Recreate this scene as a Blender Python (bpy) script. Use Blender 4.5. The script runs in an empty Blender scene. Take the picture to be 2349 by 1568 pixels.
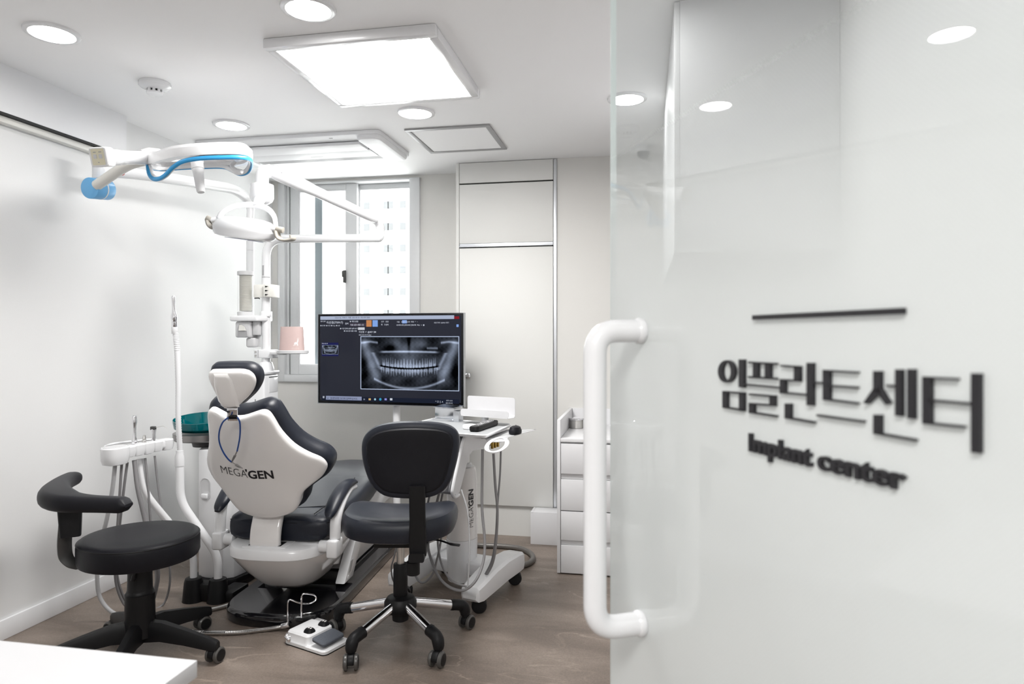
import bpy, bmesh, math, random
from mathutils import Vector, Matrix

random.seed(7)
scene = bpy.context.scene
COL = scene.collection
PI = math.pi
R = math.radians

# ------------------------------------------------------------------ camera, world, exposure
CAM_H = 1.28
YAW = R(10.9)
cam_data = bpy.data.cameras.new('camera')
cam = bpy.data.objects.new('camera', cam_data)
COL.objects.link(cam)
cam.location = (0, 0, CAM_H)
cam.rotation_euler = (R(90), 0, YAW)
cam_data.sensor_width = 36.0
cam_data.lens = 24.0
cam_data.shift_y = (771 - 784) / 2349.0
cam_data.clip_start = 0.05
cam_data.clip_end = 400
cam_data.dof.use_dof = True
cam_data.dof.focus_distance = 3.0
cam_data.dof.aperture_fstop = 5.0
scene.camera = cam

world = bpy.data.worlds.new('overcast_sky')
scene.world = world
world.use_nodes = True
bg = world.node_tree.nodes['Background']
bg.inputs['Color'].default_value = (1.0, 0.985, 0.965, 1)
bg.inputs['Strength'].default_value = 1.8

vs = scene.view_settings
vs.view_transform = 'Standard'
vs.look = 'None'
vs.gamma = 1.0
vs.use_curve_mapping = False
vs.exposure = 1.98
scene.cycles.caustics_reflective = False
scene.cycles.caustics_refractive = False
PANEL_E = 10.0      # emission of the ceiling panel
CORR_FILL_E = 8.5       # emission of the unseen corridor panel added as fill light
DOWN_E = 8.5      # emission of each downlight lens

# ------------------------------------------------------------------ geometry helpers
FX, FY = -math.sin(YAW), math.cos(YAW)
def ray(px, py):
    u = (px - 1174.5) / 1566.0
    v = (771 - py) / 1566.0
    return Vector((FX + u * FY, FY - u * FX, v))
CAM = Vector((0, 0, CAM_H))
def at(px, py, t=None, X=None, Y=None, Z=None):
    """point of the room that lies on a sight line at a known depth / plane"""
    d = ray(px, py)
    if t is None:
        if X is not None: t = X / d.x
        elif Y is not None: t = Y / d.y
        else: t = (Z - CAM_H) / d.z
    return CAM + d * t
def on_plane(px, py, p0, n):
    d = ray(px, py)
    return CAM + d * ((p0 - CAM).dot(n) / d.dot(n))

def crv(pts, n=8, closed=False):
    pts = [Vector(p) for p in pts]
    m = len(pts)
    out = []
    rng = m if closed else m - 1
    for i in range(rng):
        if closed:
            p0, p1, p2, p3 = pts[(i-1) % m], pts[i], pts[(i+1) % m], pts[(i+2) % m]
        else:
            p0 = pts[i-1] if i > 0 else pts[0] * 2 - pts[1]
            p1, p2 = pts[i], pts[i+1]
            p3 = pts[i+2] if i + 2 < m else pts[-1] * 2 - pts[-2]
        for k in range(n):
            s = k / n
            out.append(0.5 * ((2*p1) + (p2-p0)*s + (2*p0-5*p1+4*p2-p3)*s*s + (3*p1-p0-3*p2+p3)*s**3))
    if not closed: out.append(pts[-1].copy())
    return out

def fillet(pts, rad, n=6):
    """polyline with rounded corners"""
    pts = [Vector(p) for p in pts]
    out = [pts[0]]
    for i in range(1, len(pts)-1):
        a, b, c = pts[i-1], pts[i], pts[i+1]
        d1, d2 = (a-b), (c-b)
        r = min(rad, d1.length*0.49, d2.length*0.49)
        p1, p2 = b + d1.normalized()*r, b + d2.normalized()*r
        for k in range(n+1):
            s = k/n
            out.append(p1*(1-s)**2 + b*2*s*(1-s) + p2*s*s)
    out.append(pts[-1])
    return out

def tube(bm, pts, r, segs=12, closed=False, cap=True, flat=None):
    pts = [Vector(p) for p in pts]
    n = len(pts)
    rad = r if isinstance(r, (list, tuple)) else [r]*n
    rings = []
    up = None
    for i in range(n):
        if closed: tg = pts[(i+1) % n] - pts[i-1]
        elif i == 0: tg = pts[1]-pts[0]
        elif i == n-1: tg = pts[-1]-pts[-2]
        else: tg = (pts[i+1]-pts[i-1])
        if tg.length < 1e-9: tg = Vector((0, 0, 1))
        tg.normalize()
        if up is None:
            a = Vector((0, 0, 1)) if abs(tg.z) < 0.9 else Vector((0, 1, 0))
            up = (a - tg*a.dot(tg)).normalized()
        else:
            up = up - tg*up.dot(tg)
            up.normalize()
        if flat is not None:
            a = Vector((0, 0, 1)) if abs(tg.z) < 0.95 else Vector((0, 1, 0))
            up = (a - tg*a.dot(tg)).normalized()
        sd = tg.cross(up)
        ring = []
        for k in range(segs):
            an = 2*PI*k/segs
            if flat: p = pts[i] + sd*math.cos(an)*flat[0]*rad[i] + up*math.sin(an)*flat[1]*rad[i]
            else: p = pts[i] + (sd*math.cos(an) + up*math.sin(an))*rad[i]
            ring.append(bm.verts.new(p))
        rings.append(ring)
    m = n if closed else n-1
    for i in range(m):
        a, b = rings[i], rings[(i+1) % n]
        for k in range(segs):
            bm.faces.new((a[k], a[(k+1) % segs], b[(k+1) % segs], b[k]))
    if cap and not closed:
        bm.faces.new(rings[0][::-1]); bm.faces.new(rings[-1])
    return bm

def lathe(bm, prof, segs=32, M=None):
    M = M or Matrix.Identity(4)
    rings = []
    for r, z in prof:
        if r < 1e-6: rings.append([bm.verts.new(M @ Vector((0, 0, z)))])
        else: rings.append([bm.verts.new(M @ Vector((r*math.cos(2*PI*k/segs), r*math.sin(2*PI*k/segs), z))) for k in range(segs)])
    for a, b in zip(rings, rings[1:]):
        for k in range(segs):
            k2 = (k+1) % segs
            if len(a) == 1 and len(b) > 1: bm.faces.new((a[0], b[k2], b[k]))
            elif len(b) == 1 and len(a) > 1: bm.faces.new((a[k], a[k2], b[0]))
            elif len(a) > 1: bm.faces.new((a[k], a[k2], b[k2], b[k]))
    if len(rings[0]) > 1: bm.faces.new(rings[0][::-1])
    if len(rings[-1]) > 1: bm.faces.new(rings[-1])
    return bm

def align(p, d, roll=0.0):
    """matrix whose z runs along d, placed at p"""
    d = Vector(d).normalized()
    return Matrix.Translation(Vector(p)) @ d.to_track_quat('Z', 'Y').to_matrix().to_4x4() @ Matrix.Rotation(roll, 4, 'Z')

def cyl(bm, a, b, r, segs=24, bev=0.0):
    a, b = Vector(a), Vector(b)
    L = (b-a).length
    if bev: prof = [(r-bev, 0), (r-bev*.3, bev*.3), (r, bev), (r, L-bev), (r-bev*.3, L-bev*.3), (r-bev, L)]
    else: prof = [(r, 0), (r, L)]
    return lathe(bm, prof, segs, align(a, b-a))

def box(bm, lo, hi, bev=0.0, segs=2, M=None):
    lo, hi = Vector(lo), Vector(hi)
    t = bmesh.new()
    bmesh.ops.create_cube(t, size=1.0)
    c, s = (lo+hi)/2, hi-lo
    for v in t.verts: v.co = Vector((v.co.x*s.x, v.co.y*s.y, v.co.z*s.z)) + c
    if bev > 0:
        bmesh.ops.bevel(t, geom=list(t.edges), offset=min(bev, min(s)*0.49), segments=segs, profile=0.5, affect='EDGES')
    return merge(bm, t, M)

def merge(bm, t, M=None):
    mp = {}
    for v in t.verts: mp[v] = bm.verts.new(M @ v.co if M else v.co)
    for f in t.faces:
        try: bm.faces.new([mp[v] for v in f.verts])
        except ValueError: pass
    t.free()
    return bm

def prism(bm, outline, w0, w1, fn, bev=0.0, bsegs=2):
    """2D outline extruded from w0 to w1; fn maps (u,v,w) to the room"""
    t = bmesh.new()
    vs_ = [t.verts.new((p[0], p[1], w0)) for p in outline]
    f = t.faces.new(vs_)
    e = bmesh.ops.extrude_face_region(t, geom=[f])
    for v in e['geom']:
        if isinstance(v, bmesh.types.BMVert): v.co.z = w1
    bmesh.ops.recalc_face_normals(t, faces=list(t.faces))
    if bev > 0:
        ed = [x for x in t.edges if len(x.link_faces) == 2 and x.link_faces[0].normal.angle(x.link_faces[1].normal, 0) > 0.9]
        bmesh.ops.bevel(t, geom=ed, offset=bev, segments=bsegs, profile=0.5, affect='EDGES')
    for v in t.verts: v.co = fn(v.co.x, v.co.y, v.co.z)
    return merge(bm, t)

def offset2d(o, d):
    n = len(o)
    A = sum(o[i][0]*o[(i+1) % n][1]-o[(i+1) % n][0]*o[i][1] for i in range(n))
    sg = 1 if A > 0 else -1
    out = []
    for i in range(n):
        a, b = Vector(o[i-1][:2]), Vector(o[(i+1) % n][:2])
        t = (b-a)
        if t.length < 1e-9: out.append(Vector(o[i][:2])); continue
        t.normalize()
        out.append(Vector(o[i][:2]) + Vector((t.y, -t.x))*sg*d)
    return out

def pillow(bm, outline, layers, fn, ctr=None):
    """stack of rings: layers (scale, offset, w); first and last ring capped"""
    n = len(outline)
    c = ctr or (sum((Vector(p[:2]) for p in outline), Vector((0, 0)))/n)
    rings = []
    for s, off, w in layers:
        o = offset2d(outline, off) if off else [Vector(p[:2]) for p in outline]
        ring = []
        for p in o:
            q = c + (p-c)*s
            ring.append(bm.verts.new(fn(q.x, q.y, w)))
        rings.append(ring)
    for a, b in zip(rings, rings[1:]):
        for k in range(n):
            bm.faces.new((a[k], a[(k+1) % n], b[(k+1) % n], b[k]))
    bm.faces.new(rings[0][::-1]); bm.faces.new(rings[-1])
    return bm

def rrect(w, h, r, n=5, cx=0, cy=0):
    out = []
    for (sx, sy, a0) in ((1, 1, 0), (-1, 1, 90), (-1, -1, 180), (1, -1, 270)):
        for k in range(n+1):
            a = R(a0 + 90*k/n)
            out.append(Vector((cx + sx*(w/2-r) + r*math.cos(a), cy + sy*(h/2-r) + r*math.sin(a))))
    return out

def loft(bm, rings):
    vr = [[bm.verts.new(p) for p in r] for r in rings]
    n = len(vr[0])
    for a, b in zip(vr, vr[1:]):
        for k in range(n): bm.faces.new((a[k], a[(k+1) % n], b[(k+1) % n], b[k]))
    bm.faces.new(vr[0][::-1]); bm.faces.new(vr[-1])
    return bm

# ------------------------------------------------------------------ object helpers
def empty(name, loc, rotz=0.0):
    o = bpy.data.objects.new(name, None)
    COL.objects.link(o)
    o.location = loc
    o.rotation_euler = (0, 0, rotz)
    o.empty_display_size = 0.05
    return o
def tag(o, label, cat, group=None):
    o['label'] = label; o['category'] = cat
    if group: o['group'] = group
    return o
def thing(name, label, cat, loc=(0, 0, 0), rotz=0.0, group=None):
    return tag(empty(name, loc, rotz), label, cat, group)

def world_m(o):
    m = Matrix.Translation(o.location) @ o.rotation_euler.to_matrix().to_4x4()
    return (world_m(o.parent) @ m) if o.parent else m

def obj(name, bm, mat, parent=None, local=False, smooth=True, angle=35, label=None, pos=None):
    """bm holds room coordinates unless local; the mesh ends up in the parent's space"""
    me = bpy.data.meshes.new(name)
    bmesh.ops.recalc_face_normals(bm, faces=list(bm.faces))
    o = bpy.data.objects.new(name, me)
    if parent is not None and not local:
        bmesh.ops.transform(bm, matrix=world_m(parent).inverted(), verts=list(bm.verts))
    elif parent is None and not local:
        if pos is None:
            xs = [v.co for v in bm.verts]
            pos = Vector(((min(c.x for c in xs)+max(c.x for c in xs))/2, (min(c.y for c in xs)+max(c.y for c in xs))/2, min(c.z for c in xs)))
        bmesh.ops.translate(bm, vec=-Vector(pos), verts=list(bm.verts))
        o.location = pos
    bm.to_mesh(me); bm.free()
    if smooth:
        me.shade_smooth()
        me.set_sharp_from_angle(angle=R(angle))
    for m in (mat if isinstance(mat, (list, tuple)) else [mat]): me.materials.append(m)
    COL.objects.link(o)
    if parent is not None: o.parent = parent
    if label: o['label'] = label
    return o
def struct(name, bm, mat, parent=None, **k):
    o = obj(name, bm, mat, parent, **k)
    if parent is None: o['kind'] = 'structure'
    return o
def N(): return bmesh.new()

def copy_tree(o, parent=None):
    c = o.copy(); COL.objects.link(c); c.parent = parent
    for ch in list(o.children): copy_tree(ch, c)
    return c

TEXT_CU = bpy.data.curves.new('text_source', 'FONT')      # kept alive so the font is read once
TEXT_OB = bpy.data.objects.new('text_source', TEXT_CU)
def text_bm(txt, size=1.0, extrude=0.0, offset=0.0, spacing=1.0):
    """text outline as a bmesh in its own x,y plane"""
    cu = TEXT_CU
    cu.body = txt; cu.size = size; cu.offset = offset; cu.space_character = spacing; cu.resolution_u = 3
    me = TEXT_OB.to_mesh()
    bm = bmesh.new(); bm.from_mesh(me)
    TEXT_OB.to_mesh_clear()
    return bm
def bounds(bm):
    xs = [v.co.x for v in bm.verts]; ys = [v.co.y for v in bm.verts]
    return min(xs), max(xs), min(ys), max(ys)

# ------------------------------------------------------------------ materials
MATS = {}
def mat(name, col, rough=0.5, metal=0.0, coat=0.0, noise=0.0, nscale=60.0, bump=0.0, bscale=400.0, spec=0.5, emit=None, estr=0.0):
    if name in MATS: return MATS[name]
    m = bpy.data.materials.new(name); m.use_nodes = True
    nt = m.node_tree; p = nt.nodes['Principled BSDF']
    p.inputs['Base Color'].default_value = (*col, 1)
    p.inputs['Roughness'].default_value = rough
    p.inputs['Metallic'].default_value = metal
    p.inputs['Coat Weight'].default_value = coat
    p.inputs['Coat Roughness'].default_value = 0.06
    p.inputs['Specular IOR Level'].default_value = spec
    if emit:
        p.inputs['Emission Color'].default_value = (*emit, 1)
        p.inputs['Emission Strength'].default_value = estr
    tc = nt.nodes.new('ShaderNodeTexCoord')
    if noise:
        n = nt.nodes.new('ShaderNodeTexNoise'); n.inputs['Scale'].default_value = nscale; n.inputs['Detail'].default_value = 4
        r = nt.nodes.new('ShaderNodeValToRGB')
        r.color_ramp.elements[0].color = (*[c*(1-noise) for c in col], 1)
        r.color_ramp.elements[1].color = (*[min(1, c*(1+noise)) for c in col], 1)
        nt.links.new(tc.outputs['Object'], n.inputs['Vector']); nt.links.new(n.outputs['Fac'], r.inputs['Fac'])
        nt.links.new(r.outputs['Color'], p.inputs['Base Color'])
    if bump:
        n2 = nt.nodes.new('ShaderNodeTexNoise'); n2.inputs['Scale'].default_value = bscale; n2.inputs['Detail'].default_value = 3
        b = nt.nodes.new('ShaderNodeBump'); b.inputs['Strength'].default_value = bump; b.inputs['Distance'].default_value = 0.001
        nt.links.new(tc.outputs['Object'], n2.inputs['Vector']); nt.links.new(n2.outputs['Fac'], b.inputs['Height'])
        nt.links.new(b.outputs['Normal'], p.inputs['Normal'])
    MATS[name] = m
    return m
def schlick(nt, f0=.042):
    lw = nt.nodes.new('ShaderNodeLayerWeight'); lw.inputs['Blend'].default_value = .5
    pw = nt.nodes.new('ShaderNodeMath'); pw.operation = 'POWER'; pw.inputs[1].default_value = 5
    ma = nt.nodes.new('ShaderNodeMath'); ma.operation = 'MULTIPLY_ADD'; ma.inputs[1].default_value = 1-f0; ma.inputs[2].default_value = f0
    nt.links.new(lw.outputs['Facing'], pw.inputs[0]); nt.links.new(pw.outputs[0], ma.inputs[0])
    return ma
def emat(name, col, s):
    if name in MATS: return MATS[name]
    m = bpy.data.materials.new(name); m.use_nodes = True
    nt = m.node_tree; nt.nodes.clear()
    e = nt.nodes.new('ShaderNodeEmission'); e.inputs['Color'].default_value = (*col, 1); e.inputs['Strength'].default_value = s
    o = nt.nodes.new('ShaderNodeOutputMaterial'); nt.links.new(e.outputs[0], o.inputs[0])
    MATS[name] = m
    return m

WHITE = mat('white_plastic', (0.78, 0.785, 0.80), 0.22, coat=0.3, noise=0.01)
SHELLW = mat('warm_white_gloss', (0.79, 0.77, 0.76), 0.12, coat=0.6, noise=0.008)
WHITEM = mat('white_matte', (0.79, 0.795, 0.81), 0.45, noise=0.01)
LAMIN = mat('cabinet_laminate', (0.74, 0.74, 0.72), 0.55, noise=0.01, nscale=300, spec=0.3)
LAMINW = mat('white_laminate', (0.73, 0.73, 0.745), 0.35, noise=0.01, nscale=300)
CREAM = mat('cream_plastic', (0.76, 0.75, 0.71), 0.4, noise=0.01)
GREYP = mat('light_grey_plastic', (0.60, 0.60, 0.61), 0.35, noise=0.02)
MIDGREY = mat('mid_grey_plastic', (0.36, 0.36, 0.37), 0.4, noise=0.02)
TAUPE = mat('taupe_grip', (0.32, 0.30, 0.265), 0.5, noise=0.03)
NAVY = mat('navy_leather', (0.012, 0.0145, 0.023), 0.36, bump=0.25, bscale=500, noise=0.08, nscale=30, spec=0.35)
BLACKV = mat('black_vinyl', (0.007, 0.007, 0.010), 0.45, bump=0.25, bscale=600, noise=0.08, nscale=30, spec=0.22)
BLACKP = mat('black_plastic', (0.007, 0.007, 0.008), 0.42, bump=0.15, bscale=700, noise=0.08, nscale=40, spec=0.25)
BLACKG = mat('black_gloss', (0.008, 0.008, 0.010), 0.08, coat=0.5, noise=0.05)
SHADOWGAP = mat('dark_gap', (0.02, 0.02, 0.02), 0.7, noise=0.05)
CHROME = mat('chrome', (0.86, 0.86, 0.88), 0.07, metal=1.0, noise=0.01)
STEEL = mat('brushed_steel', (0.62, 0.61, 0.59), 0.28, metal=1.0, noise=0.05, nscale=90)
ALU = mat('aluminium', (0.70, 0.72, 0.75), 0.38, metal=0.8, noise=0.03)
DKMETAL = mat('dark_metal', (0.09, 0.09, 0.09), 0.4, metal=0.6, noise=0.05)
BLUE = mat('blue_plastic', (0.16, 0.47, 0.83), 0.35, noise=0.02)
BLUED = mat('blue_trim', (0.03, 0.30, 0.62), 0.35, noise=0.02)
GREYHOSE = mat('grey_hose', (0.22, 0.215, 0.22), 0.42, noise=0.03)
GREYHOSEL = mat('light_grey_hose', (0.42, 0.42, 0.43), 0.42, noise=0.03)
INK = mat('black_ink', (0.012, 0.011, 0.014), 0.5, noise=0.03)
PINK = mat('pink_card', (0.60, 0.455, 0.435), 0.55, noise=0.02)
PRINT = mat('white_print', (0.85, 0.82, 0.80), 0.6, noise=0.01)
SLATE = mat('slate_rubber', (0.085, 0.095, 0.115), 0.55, noise=0.25, nscale=150)
CORD = mat('blue_cord', (0.012, 0.06, 0.26), 0.35, noise=0.03)
PVC = mat('window_frame_pvc', (0.66, 0.67, 0.68), 0.4, noise=0.015)
PVCD = mat('window_channel_dark', (0.12, 0.13, 0.14), 0.5, noise=0.05)
SCREENST = mat('screen_stile_grey', (0.25, 0.28, 0.30), 0.5, noise=0.06)
KEYPAD = mat('keypad_cream', (0.72, 0.68, 0.52), 0.45, noise=0.02)
RED = mat('red_print', (0.45, 0.04, 0.04), 0.5, noise=0.02)

# ------------------------------------------------------------------ the room
H = 2.405
XL, XR = -2.66, 0.62
YB, YB2, YF = 4.56, 4.30, 0.28

def wall_mat(name, col, var=0.02):
    m = mat(name, col, 0.75, noise=var, nscale=220, bump=0.12, bscale=900)
    return m
WALLW = wall_mat('wall_paper_white', (0.765, 0.768, 0.77))
WALLB = wall_mat('wall_paper_beige', (0.72, 0.71, 0.685))
CEILM = wall_mat('ceiling_paint', (0.92, 0.92, 0.925), 0.008)

def floor_mat():
    m = bpy.data.materials.new('stone_vinyl_floor'); m.use_nodes = True
    nt = m.node_tree; p = nt.nodes['Principled BSDF']; L = nt.links.new
    tc = nt.nodes.new('ShaderNodeTexCoord')
    mp = nt.nodes.new('ShaderNodeMapping'); mp.inputs['Rotation'].default_value = (0, 0, R(62)); mp.inputs['Scale'].default_value = (0.8, 2.6, 1)
    L(tc.outputs['Object'], mp.inputs['Vector'])
    n0 = nt.nodes.new('ShaderNodeTexNoise'); n0.inputs['Scale'].default_value = 2.2; n0.inputs['Detail'].default_value = 6; n0.inputs['Distortion'].default_value = 0.7
    L(mp.outputs[0], n0.inputs['Vector'])
    r0 = nt.nodes.new('ShaderNodeValToRGB')
    e = r0.color_ramp.elements
    e[0].position = 0.30; e[0].color = (0.138, 0.109, 0.090, 1)
    e[1].position = 0.72; e[1].color = (0.262, 0.214, 0.180, 1)
    L(n0.outputs['Fac'], r0.inputs['Fac'])
    n1 = nt.nodes.new('ShaderNodeTexNoise'); n1.inputs['Scale'].default_value = 1.7; n1.inputs['Detail'].default_value = 4; n1.inputs['Distortion'].default_value = 1.1
    L(mp.outputs[0], n1.inputs['Vector'])
    r1 = nt.nodes.new('ShaderNodeValToRGB')          # thin pale veins
    q = r1.color_ramp.elements
    q[0].position = 0.485; q[0].color = (0, 0, 0, 1); q[1].position = 0.5; q[1].color = (1, 1, 1, 1)
    x = q.new(0.515); x.color = (0, 0, 0, 1)
    L(n1.outputs['Fac'], r1.inputs['Fac'])
    mk = nt.nodes.new('ShaderNodeTexNoise'); mk.inputs['Scale'].default_value = 3.1; mk.inputs['Detail'].default_value = 2
    L(tc.outputs['Object'], mk.inputs['Vector'])
    rk = nt.nodes.new('ShaderNodeValToRGB'); rk.color_ramp.elements[0].position = 0.40; rk.color_ramp.elements[1].position = 0.62
    L(mk.outputs['Fac'], rk.inputs['Fac'])
    mu = nt.nodes.new('ShaderNodeMath'); mu.operation = 'MULTIPLY'
    L(r1.outputs['Color'], mu.inputs[0]); L(rk.outputs['Color'], mu.inputs[1])
    mu2 = nt.nodes.new('ShaderNodeMath'); mu2.operation = 'MULTIPLY'; mu2.inputs[1].default_value = 0.5
    L(mu.outputs[0], mu2.inputs[0])
    mx = nt.nodes.new('ShaderNodeMixRGB'); mx.inputs[2].default_value = (0.40, 0.33, 0.27, 1)
    L(mu2.outputs[0], mx.inputs[0]); L(r0.outputs['Color'], mx.inputs[1])
    n2 = nt.nodes.new('ShaderNodeTexNoise'); n2.inputs['Scale'].default_value = 160; n2.inputs['Detail'].default_value = 3
    L(tc.outputs['Object'], n2.inputs['Vector'])
    r2 = nt.nodes.new('ShaderNodeValToRGB'); r2.color_ramp.elements[0].color = (0.66, 0.66, 0.66, 1); r2.color_ramp.elements[1].color = (1.30, 1.30, 1.30, 1)
    L(n2.outputs['Fac'], r2.inputs['Fac'])
    m2 = nt.nodes.new('ShaderNodeMixRGB'); m2.blend_type = 'MULTIPLY'; m2.inputs[0].default_value = 1
    L(mx.outputs[0], m2.inputs[1]); L(r2.outputs['Color'], m2.inputs[2])
    L(m2.outputs[0], p.inputs['Base Color'])
    p.inputs['Roughness'].default_value = 0.42
    b = nt.nodes.new('ShaderNodeBump'); b.inputs['Strength'].default_value = 0.12; b.inputs['Distance'].default_value = 0.002
    L(n2.outputs['Fac'], b.inputs['Height']); L(b.outputs[0], p.inputs['Normal'])
    return m
FLOORM = floor_mat()

XC, YC = 2.2, -1.7        # far side of the corridor the camera stands in
struct('floor', box(N(), (XL-.1, YC-.1, -.06), (XC+.1, YB+.1, 0)), FLOORM)
struct('ceiling', box(N(), (XL-.1, YC-.1, H), (XC+.1, YB+.1, H+.1)), CEILM)
struct('wall_left', box(N(), (XL-.1, YC-.1, 0), (XL, YB+.1, H)), WALLW)

# window opening in the back wall
WX0, WX1, WZ0, WZ1 = -2.602, -1.528, 0.953, 2.385
b = N()
box(b, (XL, YB, 0), (WX0, YB+.16, H)); box(b, (WX1, YB, 0), (-1.0, YB+.16, H))
box(b, (WX0, YB, 0), (WX1, YB+.16, WZ0)); box(b, (WX0, YB, WZ1), (WX1, YB+.16, H))
struct('wall_back', b, WALLB)
struct('wall_alcove', box(N(), (-0.5365, YB2, 0), (XR+.1, YB2+.4, H)), WALLB)
struct('wall_right', box(N(), (XR, YF, 0), (XR+.1, YB2, H)), WALLW)
struct('wall_front', box(N(), (.47, .12, 0), (XC, YF, H)), WALLW)
struct('wall_front_left', box(N(), (XL, .12, 0), (-1.55, YF, H)), WALLW)
struct('wall_corridor', box(N(), (XL, YC-.1, 0), (XC, YC, H)), WALLW)
struct('wall_corridor_end', box(N(), (XC, YC, 0), (XC+.1, .12, H)), WALLW)
struct('baseboard_left', box(N(), (XL, YF, 0), (XL+.013, YB, .085), .003), WHITEM)
struct('baseboard_back', box(N(), (XL+.013, YB-.013, 0), (-1.2, YB, .085), .003), WHITEM)

# boxed header along the left wall with the curtain rail under it
s = struct('trim_1', box(N(), (XL, YF, 2.2065), (-2.596, 3.055, H)), WHITEM)
struct('rail_gap', box(N(), (XL, YF, 2.2), (-2.598, 3.05, 2.2065)), SHADOWGAP, s)
struct('rail', box(N(), (XL, YF, 2.172), (-2.622, 3.05, 2.2), .004), CREAM, s)

# ------------------------------------------------------------------ window
win = empty('window_1', (WX0, YB, WZ0)); win['kind'] = 'structure'
def wx(px): return at(px, 771, Y=YB).x
def wz(py, px=700, Y=YB): return at(px, py, Y=Y).z
def ring(bm, x0, x1, z0, z1, y0, y1, wl, wr, wb, wt, bev=.003):
    box(bm, (x0, y0, z0), (x0+wl, y1, z1), bev); box(bm, (x1-wr, y0, z0), (x1, y1, z1), bev)
    box(bm, (x0+wl, y0, z0), (x1-wr, y1, z0+wb), bev); box(bm, (x0+wl, y0, z1-wt), (x1-wr, y1, z1), bev)
    return bm
struct('outer_frame', ring(N(), WX0, WX1, WZ0, WZ1, YB-.025, YB+.15, .050, .075, .05, .012), PVC, win)
struct('channel', box(N(), (WX0+.05, YB+.03, WZ0+.05), (wx(664)+.004, YB+.14, WZ1-.012)), PVCD, win)
struct('channel_lip', box(N(), (WX0+.05, YB+.004, WZ0+.05), (WX0+.072, YB+.03, WZ1-.012), .002), PVC, win)
def sash(name, x0, x1, y, wl, wr, z0=WZ0+.051, z1=WZ1-.013, wb=.066, wt=.04, m=None):
    m = m or PVC
    s = struct(name, ring(N(), x0, x1, z0, z1, y, y+.035, wl, wr, wb, wt), m, win)
    bead = struct('glazing_bead', ring(N(), x0+wl, x1-wr, z0+wb, z1-wt, y+.006, y+.026, .009, .009, .009, .009, .001), WHITEM, s)
    return s, (x0+wl, x1-wr, z0+wb, z1-wt)
def glass_pane(parent, x0, x1, z0, z1, y):
    struct('pane', box(N(), (x0, y, z0), (x1, y+.005, z1)), GLASSW, parent)
m = bpy.data.materials.new('window_glass'); m.use_nodes = True
nt = m.node_tree; nt.nodes.clear()
tr = nt.nodes.new('ShaderNodeBsdfTransparent'); tr.inputs[0].default_value = (.96, .98, .98, 1)
gl = nt.nodes.new('ShaderNodeBsdfGlossy'); gl.inputs['Roughness'].default_value = 0.01
fr = schlick(nt)
mx = nt.nodes.new('ShaderNodeMixShader'); ou = nt.nodes.new('ShaderNodeOutputMaterial')
nt.links.new(fr.outputs[0], mx.inputs[0]); nt.links.new(tr.outputs[0], mx.inputs[1]); nt.links.new(gl.outputs[0], mx.inputs[2]); nt.links.new(mx.outputs[0], ou.inputs[0])
GLASSW = m
s1, g1 = sash('sash_inner', wx(664), wx(817), YB+.01, .066, .082)
glass_pane(s1, *g1, YB+.025)
s2, g2 = sash('sash_outer', wx(797), WX1-.076, YB+.06, .06, .004, wt=.03)
glass_pane(s2, *g2, YB+.075)
struct('bug_screen_stile', box(N(), (at(722, 771, Y=YB+.1).x, YB+.1, WZ0+.055), (at(739, 771, Y=YB+.1).x, YB+.125, WZ1-.015), .002), SCREENST, win)
lz = at(790, 634, Y=YB).z
latch = N()
box(latch, (wx(788), YB-.012, lz-.045), (wx(793), YB+.01, lz+.045), .003)
box(latch, (wx(786.5), YB-.022, lz-.005), (wx(791), YB-.008, lz+.04), .003)
struct('latch', latch, DKMETAL, s1)

# ------------------------------------------------------------------ apartment block across the street
BY = 88.0
bl = thing('apartment_building', 'pale apartment block seen far off through the window', 'building', (-13, BY+6, -32))
FACADE = mat('pale_facade', (0.86, 0.87, 0.88), 0.8, noise=0.01)
BWIN = mat('pale_window_glass', (0.11, 0.115, 0.12), 0.6, noise=0.02)
BFRM = mat('pale_window_frame', (0.135, 0.14, 0.145), 0.6, noise=0.02)
x0, x1 = at(828, 771, Y=BY).x, at(1075, 771, Y=BY).x
obj('wall', box(N(), (x0, BY, -32), (x1, BY+12, 38)), FACADE, bl)
obj('parapet', box(N(), (x0-.2, BY-.2, 38), (x1+.2, BY+12.2, 38.9), .1), FACADE, bl)
wmesh = None
for row in range(9):
    pz = at(890, 369 + 49.7*row, Y=BY).z
    for pxc, w in ((841, 1.1), (886, 1.0), (895.5, 1.0), (924, 1.1), (953, 1.0), (962, 1.0), (990, 1.1)):
        c = at(pxc, 771, Y=BY).x
        if wmesh is None or True:
            f = obj('window', box(N(), (c-w*.42, BY-.06, pz-.62), (c+w*.42, BY+.02, pz+.42)), BFRM, bl)
            obj('window_pane', box(N(), (c-w*.36, BY-.08, pz-.56), (c+w*.36, BY-.05, pz+.36)), BWIN, f)

# ------------------------------------------------------------------ ceiling fittings
def quad_down(lo, hi, z):
    b = N(); b.faces.new([b.verts.new(p) for p in ((lo[0], lo[1], z), (lo[0], hi[1], z), (hi[0], hi[1], z), (hi[0], lo[1], z))]); return b
def disc_down(r, z, n=32):
    b = N(); b.faces.new([b.verts.new((r*math.cos(-2*PI*k/n), r*math.sin(-2*PI*k/n), z)) for k in range(n)]); return b
pl = thing('panel_light', 'square white framed light panel glowing on the ceiling', 'ceiling light', (-1.073, 2.6975, 2.36))
b = N()
ox0, ox1, oy0, oy1 = -1.413, -0.733, 2.353, 3.042
ring_pts = [(ox0, oy0, ox1, oy0+.038), (ox0, oy1-.038, ox1, oy1), (ox0, oy0+.038, ox0+.038, oy1-.038), (ox1-.038, oy0+.038, ox1, oy1-.038)]
for r4 in ring_pts: box(b, (r4[0], r4[1], 2.366), (r4[2], r4[3], H), .006)
obj('frame', b, WHITE, pl)
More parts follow.
